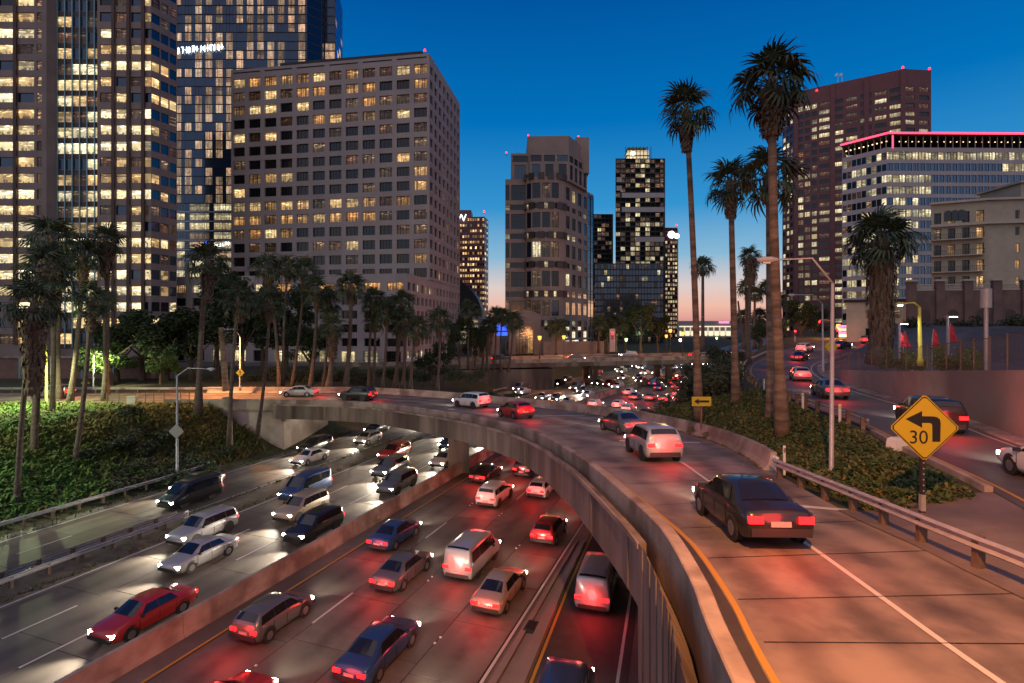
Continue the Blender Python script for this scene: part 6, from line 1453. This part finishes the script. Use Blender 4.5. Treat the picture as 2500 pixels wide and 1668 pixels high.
def car_meshes(kind):
    if kind in _cm: return _cm[kind]
    st = CARS[kind]; mb = MB()
    for (x, zb, wb, zm, wm, zl, wl_, zt_, wt) in st:
        half = [(wb, zb), (wm * .975, zb * .55 + zm * .45), (wm, zm), (wm * .5 + wl_ * .5 + .012, zm * .45 + zl * .55), (wl_, zl), (wt + (wl_ - wt) * .12, zt_ - (zt_ - zl) * .10), (wt * .97, zt_), (wt * .55, zt_ + .03)]
        mb.v += [(x, -w, z) for w, z in half] + [(x, 0, zt_ + .042)] + [(x, w, z) for w, z in half[::-1]]
    nr = 17
    for i in range(len(st) - 1):
        for j in range(nr): a, b = i * nr + j, i * nr + (j + 1) % nr; mb.f.append((a, a + nr, b + nr, b)); mb.m.append(0)
    mb.f.append(tuple(range(nr))); mb.f.append(tuple(range(len(st) * nr - nr, len(st) * nr))[::-1]); mb.m += [0, 0]
    g = {}
    def pane(name, i, j, inset):
        A = Vector((st[i][0], 0, 0)); m2 = MB()
        p = [Vector((st[i][0], -st[i][8], st[i][7])), Vector((st[i][0], st[i][8], st[i][7])), Vector((st[j][0], st[j][8], st[j][7])), Vector((st[j][0], -st[j][8], st[j][7]))]
        c = sum(p, Vector()) / 4; n = (p[1] - p[0]).cross(p[2] - p[0]).normalized(); n = n if n.z > 0 else -n
        k_ = [c + (q - c) * inset + n * .018 for q in p]
        e, f_ = [(k_[0] + k_[1]) / 2 + n * .04, (k_[2] + k_[3]) / 2 + n * .04]; h = [k_[0].lerp(e, .5) + n * .018, k_[1].lerp(e, .5) + n * .018, k_[2].lerp(f_, .5) + n * .018, k_[3].lerp(f_, .5) + n * .018]
        m2.add([k_[0], h[0], e, h[1], k_[1], k_[3], h[3], f_, h[2], k_[2]], [(0, 1, 6, 5), (1, 2, 7, 6), (2, 3, 8, 7), (3, 4, 9, 8)]); g[name] = m2.mesh(name, M['car_glass'])
    k5 = next(i for i, s in enumerate(st) if s[0] > (.4 if kind != 'van' else .8)); pane('windshield', k5, k5 + 1, .90)
    kr = 2 if kind == 'sedan' else 1; pane('rear_window', kr + 1, kr, .86)
    for sd, nm in ((-1, 'side_window'), (1, 'side_window_b')):
        m2 = MB(); idx = list(range(kr + 1, k5 + 1)); lo = []; hi = []; n = Vector((0, sd, .35)).normalized() * .014
        for i in idx:
            s = st[i]; a = Vector((s[0], sd * s[6], s[5])); b = Vector((s[0], sd * s[8], s[7])); lo.append(a.lerp(b, .10) + n * 1.6); hi.append(a.lerp(b, .80) + n * 1.6)
        def mid(i, j, t, f):
            a = Vector((st[i][0], sd * st[i][6], st[i][5])).lerp(Vector((st[j][0], sd * st[j][6], st[j][5])), t); b = Vector((st[i][0], sd * st[i][8], st[i][7])).lerp(Vector((st[j][0], sd * st[j][8], st[j][7])), t); return a.lerp(b, f) + n
        for q in range(len(idx) - 1):
            f0 = .035 if q else 0.0
            m2.add([lo[q].lerp(lo[q + 1], f0), lo[q + 1], hi[q + 1], hi[q].lerp(hi[q + 1], f0)], [(0, 1, 2, 3)])
        m2.add([lo[-1].lerp(mid(k5, k5 + 1, .6, .10), .03), mid(k5, k5 + 1, .6, .12), hi[-1]], [(0, 1, 2)]); m2.add([lo[0], mid(idx[0], idx[0] - 1, .45, .12), hi[0]], [(0, 1, 2)])
        g[nm] = m2.mesh('side_window', M['car_glass'])
        m2 = MB()
        for x in (-1.0 if kind == 'sedan' else -.95, -.08, .95): m2.box((x, sd * (.918 if kind in ('sedan', 'hatchback') else .955), .62), (.016, .012, .52))
        g['door_' + nm] = m2.mesh('door_seam', M['void'])
    z0 = st[0]; zf = st[-2]
    m2 = MB(); m2.box((0, 0, 0), (.16, .36, .17)); g['taillight'] = m2.mesh('taillight', M['tail_lamp']); g['tl'] = (st[0][0] + .03, st[0][4] - .16, (st[0][5] + st[0][3]) / 2 + .05)
    m2 = MB(); m2.box((0, 0, 0), (.16, .34, .15)); g['headlight'] = m2.mesh('headlight', M['head_lamp']); g['hl'] = (zf[0] - .02, zf[4] - .16, zf[5] - .08)
    m2 = MB(); m2.box((0, 0, 0), (.04, .5, .13)); g['plate'] = m2.mesh('plate', M['plate']); g['pl'] = (st[0][0] - .01, 0, .66)
    m2 = MB(); m2.box((0, 0, 0), (.14, 1.5, .2)); g['bumper'] = m2.mesh('bumper', M['black_plastic']); g['bu'] = (st[0][0] + .02, 0, .46); g['bf'] = (st[-1][0] - .04, 0, .44)
    m2 = MB(); m2.box((0, 0, 0), (.1, .2, .13)); g['mirror'] = m2.mesh('mirror', M['black_plastic'])
    rw_ = .36 if kind in ('suv', 'van') else .33
    m2 = MB(); m2.tube([(0, -.11, 0), (0, .11, 0)], rw_, 16); g['tyre'] = m2.mesh('tyre', M['rubber']); m2 = MB(); m2.tube([(0, -.118, 0), (0, .118, 0)], rw_ * .62, 10); g['rim'] = m2.mesh('rim', M['rim']); g['rw'] = rw_
    m2 = MB(); m2.tube([(0, -.02, 0), (0, .02, 0)], rw_ + .07, 16); g['arch'] = m2.mesh('wheel_arch', M['black_plastic'])
    g['body'] = {}
    for c in ('white', 'black', 'silver', 'grey', 'red', 'blue', 'beige'): g['body'][c] = mb.mesh('body', M['paint_' + c], True)
    _cm[kind] = g; return g
NCAR = [0]
def car(kind, color, p, rz, label, group, detail=2, head=True, tail=True, pw=1.0):
    g = car_meshes(kind); o = empty('car', p, rz); tag(o, label, 'car', group); NCAR[0] += 1
    link('body', g['body'][color], o)
    for s in (-1, 1):
        link('headlight', g['headlight'], o, (g['hl'][0], s * g['hl'][1], g['hl'][2])); link('taillight', g['taillight'], o, (g['tl'][0], s * g['tl'][1], g['tl'][2]))
    link('windshield', g['windshield'], o); link('rear_window', g['rear_window'], o)
    if detail > 1:
        link('side_window', g['side_window'], o); link('side_window', g['side_window_b'], o); link('door_seam', g['door_side_window'], o); link('door_seam', g['door_side_window_b'], o); link('grille', g['bumper'], o, (g['bf'][0] - .02, 0, g['bf'][2] + .17), scale=(.7, .55, .55))
        wx = (-1.38, 1.36) if kind != 'hatchback' else (-1.22, 1.26)
        for x in wx:
            for s in (-1, 1):
                w = link('wheel', g['tyre'], o, (x, s * .80, g['rw'])); link('rim', g['rim'], w); link('wheel_arch', g['arch'], o, (x, s * (.885 if kind in ('sedan', 'hatchback') else .925), g['rw'] + .04))
        link('plate', g['plate'], o, g['pl']); link('bumper', g['bumper'], o, g['bu']); link('bumper', g['bumper'], o, g['bf'])
        for s in (-1, 1): link('mirror', g['mirror'], o, (.85, s * (1.0 if kind in ('suv', 'van') else .96), 1.02 if kind in ('sedan', 'hatchback') else 1.15))
    c, s = math.cos(rz), math.sin(rz); p = Vector(p)
    if head:
        q = p + Vector((c * 2.45, s * 2.45, .68)); point('headlight_beam', q, o, (600 if tail else 2700) * pw, (1, .86, .66), .2, 95, q + Vector((c * 14, s * 14, -.30)))
    if tail:
        q = p - Vector((c * 2.95, s * 2.95, 0)) + Vector((0, 0, 1.0)); point('taillight_glow', q, o, 120 * pw, (1, .035, .03), .5)
    return o
bpy.context.view_layer.update()
CL = ['white', 'silver', 'grey', 'black', 'white', 'blue', 'red', 'silver', 'beige', 'grey', 'black']
cr_ = random.Random(21)
def pickcar(): return cr_.choice(['sedan', 'sedan', 'sedan', 'suv', 'suv', 'hatchback', 'van']), cr_.choice(CL)
def nth(k): return ['nearest', 'second', 'third', 'fourth', 'fifth', 'sixth', 'seventh', 'eighth', 'ninth', 'tenth', 'eleventh', 'twelfth', 'thirteenth', 'fourteenth', 'fifteenth', 'sixteenth', 'seventeenth', 'eighteenth'][k]
def lane(s, y0, y1, gap, away, where, group):
    Y = y0; k = 0
    while Y < y1 and k < 18:
        kd, cl = pickcar(); p = fw(Y, s + cr_.uniform(-.2, .2), .045); rz = fwrot(Y) + (0 if away else math.pi)
        car(kd, cl, p, rz, '%s %s, %s in the %s, %s on' % (cl, kd, nth(k), where, 'taillights' if away else 'headlights'), group, 2 if Y < 85 else 1, head=(Y < 125), tail=(away and Y < 125), pw=1.0)
        Y += gap * cr_.uniform(.75, 1.35) * (1 if Y < 90 else 1.25); k += 1
lane(-3.1, 27, 240, 10.5, False, 'oncoming lane next to the median wall', 'oncoming traffic')
lane(-6.6, 33, 240, 11, False, 'second oncoming lane left of the wall', 'oncoming traffic')
lane(-10.1, 36, 240, 11, False, 'third oncoming lane beside the dirt strip', 'oncoming traffic')
lane(-17.95, 41, 240, 12, False, 'oncoming lane just left of the dirt strip', 'oncoming traffic')
lane(-21.2, 44, 240, 13, False, 'leftmost oncoming lane along the bank', 'oncoming traffic')
lane(3.3, 29, 230, 12, True, 'departing lane next to the median wall', 'departing traffic')
lane(6.7, 23, 230, 11.5, True, 'second departing lane right of the wall', 'departing traffic')
lane(10.1, 28.5, 230, 11.5, True, 'third departing lane right of the wall', 'departing traffic')
lane(13.4, 24, 230, 10.5, True, 'fourth departing lane beside the gutter kerb', 'departing traffic')
for k, Y in enumerate((27.5, 37.5)):
    a, b = fw(Y - 2, s_on(Y - 2) + 1.95), fw(Y + 2, s_on(Y + 2) + 1.95); d = b - a; kd, cl = pickcar()
    car(kd, cl, fw(Y, s_on(Y) + 1.95, .02), math.atan2(d.y, d.x), '%s %s with red taillights, %s in the merging lane under the ramp' % (cl, kd, nth(k)), 'departing traffic', pw=1.6)
# on the ramp, going away to the left
def ramp_car(t, f, k, cl, kd):
    p, q = ramp_c(t, f), ramp_c(t + .008, f); d = q - p
    o = car(kd, cl, p + Vector((0, 0, .01)), math.atan2(d.y, d.x), '%s %s driving away up the curved ramp, %s from the camera' % (cl, kd, nth(k)), 'cars on the ramp', pw=.9); o.rotation_euler.y = -math.atan2(d.z, math.hypot(d.x, d.y)); return o
for k, (t, f, cl, kd) in enumerate(((.20, .42, 'black', 'sedan'), (.365, .46, 'silver', 'suv'), (.475, .62, 'grey', 'sedan'), (.565, .36, 'red', 'hatchback'), (.66, .55, 'white', 'suv'), (.76, .42, 'black', 'suv'), (.86, .6, 'silver', 'sedan'), (.93, .5, 'grey', 'suv'))): ramp_car(t, f, k, cl, kd)
# on the side road
for k, (i, f, cl, kd) in enumerate(((17, .46, 'white', 'sedan'), (29, .55, 'black', 'suv'), (41, .45, 'grey', 'sedan'), (49, .6, 'silver', 'hatchback'), (56, .4, 'red', 'suv'), (62, .6, 'black', 'sedan'), (67, .35, 'white', 'suv'), (72, .55, 'blue', 'sedan'), (77, .4, 'grey', 'suv'))):
    a, b = QL[i].lerp(QR[i], f), QL[i + 1].lerp(QR[i + 1], f); d = b - a
    o = car(kd, cl, a + Vector((0, 0, .04)), math.atan2(d.y, d.x), '%s %s with red taillights on the side road, %s from the camera' % (cl, kd, nth(k)), 'cars on the side road', pw=1.2); o.rotation_euler.y = -math.atan2(d.z, math.hypot(d.x, d.y))
for k, (t, l, cl, kd, w) in enumerate(((.12, 3.2, 'white', 'sedan', 0), (.30, 3.0, 'black', 'suv', 0), (.46, 3.3, 'grey', 'sedan', 0), (.6, -3.0, 'silver', 'suv', 1), (.74, 3.2, 'red', 'hatchback', 0), (.88, -3.1, 'beige', 'sedan', 1))):
    car(kd, cl, oP(t, l, .02), orz + (math.pi if w else 0), '%s %s crossing the far overpass, %s from the left' % (cl, kd, ord_[k]), 'cars on the far overpass', 1, pw=.5)
